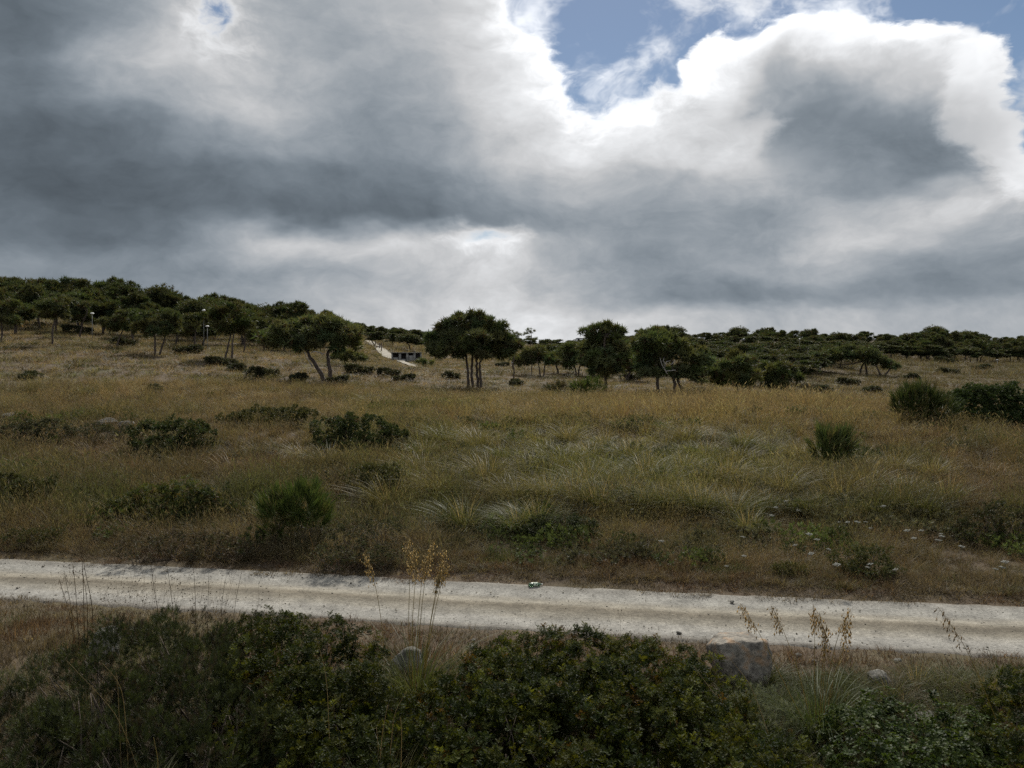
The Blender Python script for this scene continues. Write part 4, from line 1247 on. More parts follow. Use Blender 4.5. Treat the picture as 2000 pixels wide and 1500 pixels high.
for i, (px, d, h) in enumerate(((733, 153, 1.0), (741, 145, 1.1), (745, 139, 1.5))):
    b = at_d(px, d)
    o = MB().tube([(0, 0, -0.2), (0.01, 0, h * 0.5), (0, 0.01, h)], [0.10, 0.09, 0.08], 7).obj("fence_post", M_POST)
    o.location = b
    tag(o, ["upper dark wooden post on the sandy path", "middle dark wooden post on the sandy path", "lowest and tallest dark post on the sandy path"][i], "post", "posts along the sandy path")
b = hit(1001, 722, 60)
root = thing("marker_post", "short dark marker post with white cap in the far grass", "post", b)
MB().tube([(0, 0, -0.2), (0, 0, 0.5), (0, 0, 0.75)], [0.09, 0.09, 0.08], 8).obj("post", M_POST, root)
MB().tube([(0, 0, 0.74), (0, 0, 0.82), (0, 0, 0.98), (0, 0, 1.03)], [0.09, 0.16, 0.16, 0.07], 10).obj("cap", M_WHITE, root)
# white house far behind the pines
b = at_d(1132, 330)
root = thing("house", "small white house showing above the trees in the skyline dip", "house", b)
top = CAM_Z + (HOR - 659) / FPX * 330 - b[2]
MB().box((0.6, 0, top * 0.42 - 0.5), (4.4, 5, top * 0.84 + 1)).obj("wall", M_WHITE, root)
MB().box((-1.9, 0.6, top * 0.38 - 0.5), (1.4, 3.4, top * 0.72 + 1)).obj("annexe", M_WHITE, root)
rf = MB(); zz = top * 0.84
rf.add(np.array([(-1.8, -2.6, zz), (3.0, -2.6, zz), (-1.8, 2.6, zz), (3.0, 2.6, zz), (-0.4, 0, top), (1.8, 0, top)]), np.array([(0, 1, 5), (0, 5, 4), (2, 4, 5), (2, 5, 3), (0, 4, 2), (1, 3, 5), (0, 2, 3), (0, 3, 1)]))
rf.obj("roof", mat_plain("grey_roof", (0.42, 0.43, 0.44), 0.7), root)
for x0 in (-0.6, 1.5):
    MB().box((x0, -2.52, top * 0.66), (0.8, 0.08, 0.9)).obj("window", M_DARK, root)
# white car roof among the low pines
b = at_d(1628, 152)
root = thing("parked_car", "white car mostly hidden behind the low pines on the right", "car", b, rz=0.2)
x, y, z = ray(1628, 688, 152)
lift = max(0.0, float(z) - b[2] - 1.45)
cb = MB()
V = np.array([(sx * w, sy * l, zz) for w, l, zz in ((0.82, 2.05, 0.35), (0.86, 2.1, 0.62), (0.82, 2.0, 0.88)) for sx, sy in ((-1, -1), (1, -1), (1, 1), (-1, 1))])
F = [(i * 4 + j, i * 4 + (j + 1) % 4, (i + 1) * 4 + (j + 1) % 4, (i + 1) * 4 + j) for i in range(2) for j in range(4)] + [(3, 2, 1, 0), (8, 9, 10, 11)]
cb.add(V, F).obj("body", M_WHITE, root)
V = np.array([(-.78, -1.5, .87), (.78, -1.5, .87), (.78, .9, .87), (-.78, .9, .87), (-.62, -1.05, 1.38), (.62, -1.05, 1.38), (.62, .3, 1.38), (-.62, .3, 1.38)])
MB().add(V, [(0, 1, 5, 4), (1, 2, 6, 5), (2, 3, 7, 6), (3, 0, 4, 7)]).obj("window", M_DARK, root)
MB().box((0, -0.38, 1.41), (1.28, 1.4, 0.07)).obj("roof", M_WHITE, root)
for sx in (-0.8, 0.8):
    for sy in (-1.3, 1.3):
        MB().tube([(sx - 0.1, sy, 0.31), (sx + 0.1, sy, 0.31)], [0.31, 0.31], 14).obj("wheel", M_DARK, root)
root.location = (b[0], b[1], b[2])

# crushed green bottle on the far edge of the track
def build_bottle():
    b = hit(1046, 1147, 10)
    root = thing("plastic_bottle", "crushed green plastic bottle lying on the far edge of the track", "bottle", (b[0], b[1], b[2] + 0.055), rz=0.10)
    m, nt, out = new_mat("green_plastic")
    pb = nd(nt, "ShaderNodeBsdfPrincipled"); pb.inputs["Base Color"].default_value = (0.10, 0.19, 0.11, 1); pb.inputs["Roughness"].default_value = 0.22
    n = nd(nt, "ShaderNodeTexNoise"); n.inputs["Scale"].default_value = 30
    bp = nd(nt, "ShaderNodeBump"); bp.inputs["Strength"].default_value = 0.4; nt.links.new(n.outputs[0], bp.inputs["Height"]); nt.links.new(bp.outputs[0], pb.inputs["Normal"])
    pb.inputs["Transmission Weight"].default_value = 0.35
    nt.links.new(pb.outputs[0], out.inputs[0])
    prof = [(-0.16, 0.02), (-0.158, 0.045), (-0.14, 0.05), (-0.10, 0.047), (-0.06, 0.05), (-0.02, 0.042), (0.02, 0.048), (0.05, 0.05), (0.08, 0.044), (0.11, 0.028), (0.125, 0.016), (0.14, 0.014)]
    t = MB(); t.tube([(x, 0, 0.006 * math.sin(x * 60)) for x, r in prof], [r for x, r in prof], 14)
    o = t.obj("body", m, root, True)
    for v in o.data.vertices:
        v.co.z *= 0.85
    MB().tube([(0.138, 0, 0), (0.165, 0, 0)], [0.017, 0.017], 12).obj("cap", M_WHITE, root, True)
    MB().tube([(-0.05, 0, 0.001), (0.0, 0, 0.001), (0.045, 0, 0.001)], [0.0505, 0.0445, 0.0505], 14, cap=False).obj("paper_label", mat_plain("faded_label", (0.5, 0.58, 0.46), 0.6), root, True)


build_bottle()

# ------------------------------------------------------------------ tall stalks, flowers, weeds
def spikelets(mb, path, r_, n, length=0.028, col=(0.40, 0.30, 0.14), droop=0.06, spread=0.05):
    PV = np.array([(0, 0, 0), (0.17, 0.05, 0.45), (0, 0, 1), (-0.17, 0.05, 0.45), (0, -0.14, 0.5)])
    PF = np.array([(0, 1, 2), (0, 2, 3), (0, 4, 1), (0, 3, 4), (4, 2, 1), (4, 3, 2)])
    t = r_.random(n)
    m = len(path) - 1
    P = np.stack([np.interp(t * m, np.arange(m + 1), path[:, k]) for k in range(3)], -1)
    off = r_.normal(size=(n, 3)) * spread; off[:, 2] = -np.abs(r_.normal(size=n)) * droop
    for a, b in zip(P, P + off):
        mb.tube([a, (a + b) / 2 + np.array([0, 0, 0.012]), b], 0.0012, 3, np.array(col) * 0.8)
    ax = np.column_stack([r_.normal(size=n) * 0.35, r_.normal(size=n) * 0.35, -np.ones(n)])
    V, F, idx = stamp(PV, PF, P + off, ax, length * r_.uniform(0.7, 1.3, n), r_)
    c = np.array(col)[None] * r_.uniform(0.7, 1.3, (n, 1))
    mb.add(V, F, c[idx])


def blades(n, L, r_, spread=0.12, width=0.006, lean=0.5, droop=0.5, seg=4, col=((0.10, 0.13, 0.04), (0.2, 0.2, 0.07)), wind=(0, 0), taper=True):
    """a tuft of curved flat blades, all at once"""
    a = r_.uniform(0, 2 * math.pi, n)
    base = np.column_stack([np.cos(a), np.sin(a), np.zeros(n)]) * (spread * np.sqrt(r_.random(n)))[:, None]
    a2 = a + r_.normal(size=n) * 0.7
    out = np.column_stack([np.cos(a2), np.sin(a2), np.zeros(n)])
    ln = L * r_.uniform(0.55, 1.15, n)
    le = lean * r_.uniform(0.15, 1.2, n)
    dr = droop * r_.uniform(0.1, 1.3, n)
    t = np.linspace(0, 1, seg + 1)
    hz = (le[:, None] * t + dr[:, None] * t ** 2.4) * ln[:, None]
    vz = (t - 0.38 * dr[:, None] * t ** 3) * ln[:, None] * np.cos(np.minimum(le, 1.2))[:, None]
    P = base[:, None] + out[:, None] * hz[..., None]
    P[..., 2] = vz
    P[..., 0] += wind[0] * t ** 2 * ln[:, None]; P[..., 1] += wind[1] * t ** 2 * ln[:, None]
    side = np.column_stack([-np.sin(a2 + r_.normal(size=n) * 0.9), np.cos(a2 + r_.normal(size=n) * 0.9), np.zeros(n)])
    w = width * (1 - t ** 1.6 * 0.92) if taper else np.full(seg + 1, width)
    A = P + side[:, None] * w[None, :, None]; B = P - side[:, None] * w[None, :, None]
    V = np.stack([A, B], 2).reshape(n, -1, 3)
    i = np.arange(seg) * 2
    F0 = np.concatenate([np.stack([i, i + 1, i + 3], -1), np.stack([i, i + 3, i + 2], -1)])
    F = (F0[None] + (np.arange(n) * (2 * (seg + 1)))[:, None, None]).reshape(-1, 3)
    c0, c1 = np.array(col[0]), np.array(col[1])
    m = r_.random((n, 1))
    cc = (c0 + (c1 - c0) * m) * r_.uniform(0.8, 1.2, (n, 1))
    return V.reshape(-1, 3), F, np.repeat(cc, 2 * (seg + 1), axis=0), P[:, -1]


def stalk_clump(label, base_px, d, stalks, seed, tuft=(150, 0.9), name="tall_grass", col=(0.56, 0.47, 0.27), nsp=46, stemc=(0.30, 0.26, 0.11), head=0.34, split=True, sp_len=0.03, tuftcol=((0.055, 0.075, 0.022), (0.12, 0.13, 0.045)), thick=0.006, group=None):
    """stalks: lists of pixel points from foot to tip at about distance d"""
    r_ = np.random.default_rng(seed)
    b = at_d(base_px, d)
    root = thing(name, label, "grass", b, group)
    for st in stalks:
        dd = r_.uniform(-0.12, 0.12)
        P = np.array([np.array(ray(px, py, d + dd)) - b for px, py in st])
        P[0, 2] = min(P[0, 2], 0.05)
        t = np.linspace(0, len(P) - 1, 14)
        Q = np.stack([np.interp(t, np.arange(len(P)), P[:, k]) for k in range(3)], -1)
        for _ in range(3):
            Q[1:-1] = (Q[:-2] + 2 * Q[1:-1] + Q[2:]) / 4
        s = MB(); s.tube(Q, np.linspace(thick, thick * 0.35, len(Q)), 5, stemc)
        so = s.obj("stalk", M_STRAW, root, True)
        if nsp:
            h = MB(); k = int(len(Q) * (1 - head))
            spikelets(h, Q[k:], r_, nsp, sp_len, col, 0.05, 0.035)
            h.obj("seed_head", M_STRAW, so)
    if tuft:
        V, F, c, _ = blades(tuft[0], tuft[1], r_, 0.2, 0.006, 0.45, 0.75, 6, tuftcol)
        mb = MB(); mb.add(V, F, c)
        mb.obj("blades", M_BLADE, root)
    return root


stalk_clump("tall grass clump with golden oat-like seed heads rising across the track", 812, 11.9,
            [[(803, 1330), (797, 1220), (801, 1120), (800, 1052)], [(806, 1330), (804, 1220), (812, 1130), (810, 1070)], [(810, 1330), (815, 1220), (824, 1130), (832, 1080)], [(814, 1330), (820, 1210), (832, 1120), (846, 1058)],
             [(818, 1340), (838, 1230), (856, 1140), (868, 1072)], [(820, 1340), (842, 1225), (864, 1130), (872, 1095)], [(822, 1340), (836, 1240), (852, 1150), (860, 1110)]], 501, tuft=(420, 1.35), nsp=85, sp_len=0.046)
stalk_clump("single golden seed stalk left of the tall grass clump", 752, 12.2, [[(760, 1310), (745, 1210), (733, 1140), (712, 1078)]], 502, tuft=(40, 0.5), nsp=70, sp_len=0.048)
stalk_clump("tall grass clump with brown oat heads right of the flat boulder", 1602, 11.0,
            [[(1596, 1420), (1590, 1320), (1592, 1240), (1588, 1180)], [(1600, 1420), (1604, 1320), (1612, 1260), (1600, 1195)], [(1604, 1420), (1618, 1310), (1640, 1230), (1662, 1190)], [(1608, 1420), (1625, 1330), (1650, 1260), (1655, 1215)],
             [(1592, 1420), (1560, 1310), (1530, 1230), (1506, 1182)], [(1590, 1420), (1515, 1300), (1480, 1230), (1446, 1178)], [(1601, 1420), (1608, 1340), (1612, 1280), (1614, 1220)]], 503, tuft=(340, 0.95), nsp=60, sp_len=0.05, col=(0.46, 0.36, 0.18), tuftcol=((0.055, 0.085, 0.024), (0.10, 0.12, 0.04)))
stalk_clump("lone leaning oat stalk at the right over the track", 1960, 10.6, [[(1975, 1480), (1920, 1340), (1885, 1260), (1832, 1185)]], 504, tuft=(60, 0.6), nsp=40, sp_len=0.052, col=(0.28, 0.21, 0.11), head=0.3)
stalk_clump("group of dark dry stalks at the left over the track", 165, 11.6, [[(160, 1270), (140, 1190), (125, 1115)], [(162, 1270), (150, 1180), (142, 1100)], [(166, 1270), (164, 1170), (160, 1080), (152, 1040)], [(170, 1270), (172, 1180), (160, 1110)], [(176, 1260), (184, 1190), (165, 1115), (160, 1060)], [(158, 1280), (140, 1210), (115, 1130)]], 505, tuft=(50, 0.6), nsp=14, head=0.2, col=(0.20, 0.14, 0.08), stemc=(0.13, 0.10, 0.05))
stalk_clump("bare thin dry stems standing above the left shrub", 385, 11.2, [[(358, 1260), (335, 1160), (322, 1080)], [(385, 1260), (382, 1170), (376, 1075)], [(405, 1250), (406, 1180), (408, 1120)], [(440, 1250), (458, 1180), (475, 1105)], [(352, 1250), (300, 1150), (292, 1070)], [(420, 1250), (432, 1190), (440, 1130)]], 506, tuft=None, nsp=0, stemc=(0.12, 0.095, 0.06), name="dry_grass_stalk", thick=0.005)
stalk_clump("long pale grass stems slanting over the lower left shrub", 240, 8.6, [[(255, 1470), (245, 1390), (236, 1335), (200, 1295)], [(300, 1500), (235, 1400), (130, 1290)], [(240, 1400), (230, 1330), (226, 1310)]], 507, tuft=None, nsp=0, stemc=(0.27, 0.23, 0.13), name="dry_grass_stalk", thick=0.005)
stalk_clump("pale arching stem over the left mastic bush", 640, 8.8, [[(648, 1400), (640, 1330), (628, 1280), (617, 1245)]], 508, tuft=None, nsp=0, stemc=(0.33, 0.29, 0.18), name="dry_grass_stalk", thick=0.0042)
stalk_clump("pale broken stems fanning below the tall grass clump", 745, 8.6, [[(735, 1500), (745, 1440), (757, 1378)], [(750, 1500), (765, 1440), (770, 1390), (795, 1350)], [(780, 1480), (785, 1430), (782, 1400)], [(730, 1520), (740, 1470), (735, 1420)]], 509, tuft=(260, 0.95), nsp=0, stemc=(0.33, 0.28, 0.18), name="dry_grass_clump", tuftcol=((0.05, 0.065, 0.022), (0.15, 0.14, 0.055)))
stalk_clump("green grass tuft low at the bottom left corner", 270, 7.6, [[(300, 1560), (310, 1490), (300, 1440)]], 510, tuft=(220, 0.62), nsp=0, name="dry_grass_clump", tuftcol=((0.06, 0.07, 0.022), (0.16, 0.15, 0.05)))
stalk_clump("pale slanting stems before the silvery herb", 1430, 9.6, [[(1480, 1440), (1430, 1390), (1390, 1350), (1355, 1300)], [(1540, 1420), (1470, 1340), (1420, 1280)]], 511, tuft=None, nsp=0, stemc=(0.30, 0.27, 0.20), name="dry_grass_stalk")


def dot_weed(label, px, d, w, h, n, seed, col=(0.10, 0.075, 0.05), stemc=(0.16, 0.125, 0.075), name="seed_weed"):
    """branching dry herb carrying many little dark seed capsules"""
    r_ = np.random.default_rng(seed)
    b = at_d(px, d)
    root = thing(name, label, "weed", b)
    s, k = MB(), MB()
    PV = np.array([(0, 0, -.5), (.4, 0, 0), (0, .4, 0), (-.4, 0, 0), (0, -.4, 0), (0, 0, .5)])
    PF = np.array([(0, 2, 1), (0, 3, 2), (0, 4, 3), (0, 1, 4), (5, 1, 2), (5, 2, 3), (5, 3, 4), (5, 4, 1)])
    tips = []
    for i in range(n):
        e = np.array([r_.normal() * w * 0.5, r_.normal() * w * 0.3, h * r_.uniform(0.5, 1.05)])
        st = np.array([e[0] * 0.55 + r_.normal() * 0.05, e[1] * 0.55, 0.0])
        p = limb(st, e, r_, 5, -0.02)
        s.tube(p, np.linspace(0.0024, 0.001, 5), 3, stemc)
        for _ in range(7):
            a = p[r_.integers(2, 5)]
            q = a + np.array([r_.normal() * 0.09, r_.normal() * 0.09, abs(r_.normal()) * 0.12])
            s.tube([a, q], 0.0009, 3, stemc)
            tips.append(q)
    tips = np.array(tips)
    V, F, idx = stamp(PV, PF, tips, r_.normal(size=tips.shape), 0.021 * r_.uniform(0.6, 1.3, len(tips)), r_)
    k.add(V, F, np.array(col))
    s.obj("stems", M_STRAW, root); k.obj("seed_capsules", M_STRAW, root)
    return root


dot_weed("dry branching weed dotted with tiny dark seed heads, left over the track", 275, 11.8, 1.1, 2.25, 90, 520)
dot_weed("dry weed with fine dark seed dots beside the left mastic bush", 430, 12.0, 0.7, 1.7, 24, 521)
dot_weed("small dark-headed weed on the near verge right of centre", 1190, 12.2, 0.35, 1.15, 14, 522)
dot_weed("short dark weed sprigs along the near verge left of centre", 665, 12.6, 0.7, 0.75, 26, 523)
dot_weed("dark weed sprigs over the near verge at the centre", 1040, 12.4, 0.5, 1.05, 10, 524)

# white umbels above the track
umb_s = MB(); umb_s.tube([(0, 0, -0.05), (0.01, 0, 0.25), (0, 0.01, 0.5)], [0.004, 0.0035, 0.003], 5, (0.10, 0.12, 0.05))
for i in range(9):
    a = i * 0.7
    umb_s.tube([(0, 0.01, 0.49), (0.03 * math.cos(a), 0.01 + 0.03 * math.sin(a), 0.525), (0.055 * math.cos(a), 0.01 + 0.055 * math.sin(a), 0.54)], 0.0013, 3, (0.12, 0.14, 0.06))
umb_h = MB()
for i in range(34):
    a = i * 2.4; q = 0.072 * math.sqrt((i + 0.5) / 34)
    c = np.array([q * math.cos(a), 0.01 + q * math.sin(a), 0.542 + 0.012 * math.cos(i) - q * 0.1])
    th = np.linspace(0, 2 * math.pi, 6)[:-1] + i
    V = np.concatenate([[c + (0, 0, 0.006)], c + np.stack([0.016 * np.cos(th), 0.016 * np.sin(th), 0 * th], -1), [c - (0, 0, 0.008)]])
    umb_h.add(V, [(0, j, j % 5 + 1) for j in range(1, 6)] + [(6, j % 5 + 1, j) for j in range(1, 6)], (0.50, 0.50, 0.45))
me_s, me_h = umb_s.mesh("stem"), umb_h.mesh("flower_head")
for i, (px, py) in enumerate(((1512, 998), (1516, 1012), (1546, 1006), (1557, 1016), (1500, 1034), (1644, 1037), (1661, 1045), (1668, 1052), (1690, 1042), (1732, 1013), (1702, 1050), (1445, 1076), (1580, 1078), (1562, 1088), (1596, 1087), (1612, 1092), (1806, 1063),
                              (1782, 1070), (1834, 1070), (1838, 1080), (1844, 1060), (1788, 1078), (1828, 1092), (1452, 1112), (1594, 1116), (1420, 1130), (1948, 1146), (1968, 1152), (1760, 1146), (1872, 1100), (1690, 1132), (1710, 1134), (1640, 1150), (1940, 1178), (1290, 1090), (1240, 1008))):
    b = hit(px, py + 12, 18)
    root = thing("wild_carrot", "white flat umbel flower in the dry grass above the track", "flower", b, "white umbel flowers above the track", rz=i * 1.1, sc=0.75 + 0.5 * ((i * 7) % 5) / 5)
    link("stem", me_s, M_BLADE, root); link("flower_head", me_h, M_PETAL, root)
    root.rotation_euler = (0.12 * math.sin(i * 2.2) - 0.05, 0.22 * math.cos(i * 1.7), 0)

# rounded grass tussocks that stand out in the field
r_t = np.random.default_rng(600)
TUS = []
for i, (n, L, c) in enumerate(((360, 0.85, ((0.07, 0.082, 0.028), (0.19, 0.175, 0.064))), (340, 0.95, ((0.09, 0.086, 0.034), (0.23, 0.195, 0.09))), (360, 0.8, ((0.045, 0.060, 0.021), (0.13, 0.135, 0.045))))):
    V, F, cc, _ = blades(n, L, r_t, 0.22, 0.0065, 0.75, 0.85, 5, c, wind=(-0.12, 0.05))
    mb = MB(); mb.add(V, F, cc)
    TUS.append(mb.mesh("blades"))
V, F, cc, _ = blades(30, 1.0, r_t, 0.12, 0.004, 0.25, 0.25, 4, ((0.25, 0.20, 0.09), (0.34, 0.27, 0.13)))
mb = MB(); mb.add(V, F, cc); TUSH = mb.mesh("flower_stems")
TL = ["rounded yellow-green grass tussock arching over the dry field", "straw-coloured grass tussock arching over the dry field", "dark green grass tussock arching over the dry field"]
for i, (px, py, k) in enumerate(((1232, 985, 2), (1300, 1000, 2), (1340, 995, 0), (1395, 1005, 2), (1460, 1045, 0), (1500, 1003, 2), (1545, 1008, 2), (1605, 1000, 0), (1705, 1015, 2), (1190, 980, 0), (1120, 985, 0), (1070, 980, 1), (1000, 985, 1), (905, 1040, 2), (1150, 960, 0),
                                 (1260, 945, 0), (1335, 935, 0), (1420, 950, 1), (1480, 955, 1), (1560, 950, 1), (1230, 905, 0), (1300, 915, 0), (1380, 905, 0), (1440, 910, 1), (1100, 920, 0), (1040, 930, 1), (985, 905, 2), (950, 950, 1), (860, 975, 1), (820, 940, 1),
                                 (1180, 880, 0), (1110, 870, 1), (1500, 890, 2), (1450, 880, 2), (1560, 905, 1), (1680, 930, 1), (1750, 930, 1), (1820, 940, 1), (1770, 985, 0), (1850, 990, 2), (640, 920, 1), (590, 905, 1), (830, 900, 0), (870, 870, 0), (930, 880, 1), (1340, 870, 1), (1640, 985, 1), (760, 1000, 1),
                                 (1050, 1035, 2), (1010, 1040, 0), (1165, 1000, 2), (1265, 1000, 2), (1365, 1008, 2), (1430, 1015, 0), (1480, 1010, 2), (1575, 1010, 0), (1650, 1015, 2), (1740, 1000, 0), (1800, 1012, 2), (1215, 960, 0), (1290, 965, 0), (1370, 960, 0), (1450, 975, 0), (1530, 970, 1), (1610, 960, 0), (1690, 970, 1), (1190, 930, 0), (1270, 925, 0), (1350, 900, 0), (1150, 905, 0), (1070, 900, 0), (1740, 1370, 2), (1850, 1355, 2), (1790, 1350, 0), (1930, 1370, 0), (1500, 1340, 2))):
    b = hit(px, py, 8)
    root = thing("grass_tussock", TL[k] if py < 1200 else "grass tussock on the near verge right of the flat boulder", "grass", b, "tussocks standing in the field" if py < 1200 else "tussocks on the near verge", rz=r_t.uniform(-0.5, 0.5), sc=r_t.uniform(1.05, 1.5) if py < 1200 else 0.6)
    link("blades", TUS[k], M_BLADE, root)
    if r_t.random() < 0.6:
        link("flower_stems", TUSH, M_STRAW, root)

# ------------------------------------------------------------------ grass (uncountable)
def proto_mesh(parts, name, m):
    mb = MB()
    for V, F, c in parts:
        mb.add(V, F, c)
    me = mb.mesh(name); me.materials.append(m)
    return me


def scatter(name, label, pos, rotz, scl, idx, tint, metas, tilt=None):
    coll = bpy.data.collections.new(name + "_tufts")
    for i, me in enumerate(metas):
        o = bpy.data.objects.new("%s_tuft.%03d" % (name, i + 1), me)
        coll.objects.link(o)
    me = bpy.data.meshes.new(name)
    n = len(pos)
    me.vertices.add(n); me.vertices.foreach_set("co", np.ascontiguousarray(pos, np.float32).ravel())
    rot = np.zeros((n, 3), np.float32); rot[:, 2] = rotz
    if tilt is not None:
        rot[:, :2] = tilt
    for nm, typ, key, arr in (("rot", "FLOAT_VECTOR", "vector", rot), ("scl", "FLOAT_VECTOR", "vector", np.asarray(scl, np.float32)), ("tint", "FLOAT_VECTOR", "vector", np.asarray(tint, np.float32)), ("idx", "INT", "value", np.asarray(idx, np.int32))):
        a = me.attributes.new(nm, typ, "POINT"); a.data.foreach_set(key, np.ascontiguousarray(arr).ravel())
    o = bpy.data.objects.new(name, me); C.objects.link(o)
    ng = bpy.data.node_groups.new(name, "GeometryNodeTree")
    ng.interface.new_socket("Geometry", in_out="INPUT", socket_type="NodeSocketGeometry")
    ng.interface.new_socket("Geometry", in_out="OUTPUT", socket_type="NodeSocketGeometry")
    gi, go = ng.nodes.new("NodeGroupInput"), ng.nodes.new("NodeGroupOutput")
    ci = ng.nodes.new("GeometryNodeCollectionInfo"); ci.inputs[0].default_value = coll; ci.inputs["Separate Children"].default_value = True; ci.inputs["Reset Children"].default_value = True
    ip = ng.nodes.new("GeometryNodeInstanceOnPoints")
    ip.inputs["Pick Instance"].default_value = True

    def named(nm, typ):
        a = ng.nodes.new("GeometryNodeInputNamedAttribute"); a.data_type = typ; a.inputs["Name"].default_value = nm
        return a.outputs["Attribute"]
    L = ng.links.new
    L(gi.outputs[0], ip.inputs["Points"]); L(ci.outputs[0], ip.inputs["Instance"])
    L(named("idx", "INT"), ip.inputs["Instance Index"]); L(named("rot", "FLOAT_VECTOR"), ip.inputs["Rotation"]); L(named("scl", "FLOAT_VECTOR"), ip.inputs["Scale"])
    L(ip.outputs[0], go.inputs[0])
    md = o.modifiers.new("tufts", "NODES"); md.node_group = ng
    tag(o, label, "grass", kind="stuff")
    return o


W1 = ((1, 1, 1), (1, 1, 1))
r_g = np.random.default_rng(900)


def tuft(n, L, spread, width, lean, droop, seg=3, vary=0.2):
    V, F, c, tips = blades(n, L, r_g, spread, width, lean, droop, seg, ((1 - vary,) * 3, (1 + vary,) * 3), wind=(-0.06, 0.03))
    return V, F, c


def seedy(n, L, spread, width, lean, hw):
    """upright dry stems with a thicker head"""
    V, F, c, tips = blades(n, L, r_g, spread, width, lean, 0.25, 3, ((1.0, .96, .85), (1.25, 1.15, 0.95)), wind=(-0.08, 0.03))
    hw = hw * 0.6
    PV = np.array([(0, 0, 0), (hw, 0, 0.35), (0, 0, 1.0), (-hw, 0, 0.35)]); PF = np.array([(0, 1, 2), (0, 2, 3)])
    ax = np.column_stack([r_g.normal(size=n) * 0.4 - 0.25, r_g.normal(size=n) * 0.4, np.ones(n)])
    V2, F2, i2 = stamp(PV, PF, tips, ax, L * 0.2 * r_g.uniform(0.5, 1.3, n), r_g)
    return [(V, F, c), (V2, F2, np.repeat(r_g.uniform(0.8, 1.35, (n, 1)), 4, axis=0) * np.ones((1, 3)))]


NEAR = [proto_mesh([tuft(26, 0.42, 0.14, 0.005, 0.55, 0.5), ] + seedy(7, 0.55, 0.12, 0.003, 0.3, 0.10), "dry_tuft", M_GRASS),
        proto_mesh([tuft(30, 0.34, 0.16, 0.005, 0.75, 0.4)], "dry_tuft", M_GRASS),
        proto_mesh([tuft(34, 0.55, 0.12, 0.006, 0.6, 0.8, 4)], "dry_tuft", M_GRASS),
        proto_mesh([tuft(16, 0.3, 0.16, 0.004, 0.9, 0.3)] + seedy(12, 0.62, 0.16, 0.003, 0.35, 0.10), "dry_tuft", M_GRASS)]
SHORT = [proto_mesh([tuft(24, 0.12, 0.13, 0.0045, 0.9, 0.4, 2)], "verge_tuft", M_GRASS), proto_mesh([tuft(20, 0.17, 0.12, 0.004, 0.7, 0.4, 2)], "verge_tuft", M_GRASS), proto_mesh([tuft(14, 0.08, 0.14, 0.007, 1.1, 0.3, 2)], "verge_tuft", M_GRASS)]
MID = [proto_mesh([tuft(20, 0.6, 0.2, 0.011, 0.6, 0.6)] + seedy(6, 0.75, 0.15, 0.006, 0.3, 0.09), "field_tuft", M_GRASS),
       proto_mesh([tuft(26, 0.55, 0.22, 0.012, 0.75, 0.75)], "field_tuft", M_GRASS),
       proto_mesh(seedy(18, 0.85, 0.22, 0.007, 0.35, 0.11) + [tuft(10, 0.45, 0.2, 0.011, 0.8, 0.4)], "field_tuft", M_GRASS)]
FAR = [proto_mesh([tuft(18, 0.6, 0.35, 0.022, 0.6, 0.5, 2)], "hill_tuft", M_GRASS), proto_mesh([tuft(16, 0.5, 0.4, 0.024, 0.8, 0.5, 2)], "hill_tuft", M_GRASS), proto_mesh(seedy(12, 0.7, 0.35, 0.014, 0.4, 0.13) + [tuft(8, 0.4, 0.35, 0.022, .8, .4, 2)], "hill_tuft", M_GRASS)]

TAN = np.array((0.235, 0.182, 0.098)); BROWN = np.array((0.124, 0.096, 0.058)); RUST = np.array((0.135, 0.086, 0.050)); YGREEN = np.array((0.165, 0.160, 0.050)); OLIVE = np.array((0.080, 0.090, 0.032)); GREYG = np.array((0.13, 0.125, 0.08)); PALE = np.array((0.31, 0.26, 0.155))


def screen(x, y, z):
    return 1000 + FPX * x / y, HOR - FPX * (z - CAM_Z) / y


def ring(n, d0, d1, half=0.80):
    d = np.sqrt(r_g.uniform(d0 ** 2, d1 ** 2, n)); a = r_g.uniform(-half, half, n)
    return d * np.sin(a), d * np.cos(a)


def ell(px, py, cx, cy, rx, ry):
    return np.exp(-(((px - cx) / rx) ** 2 + ((py - cy) / ry) ** 2))


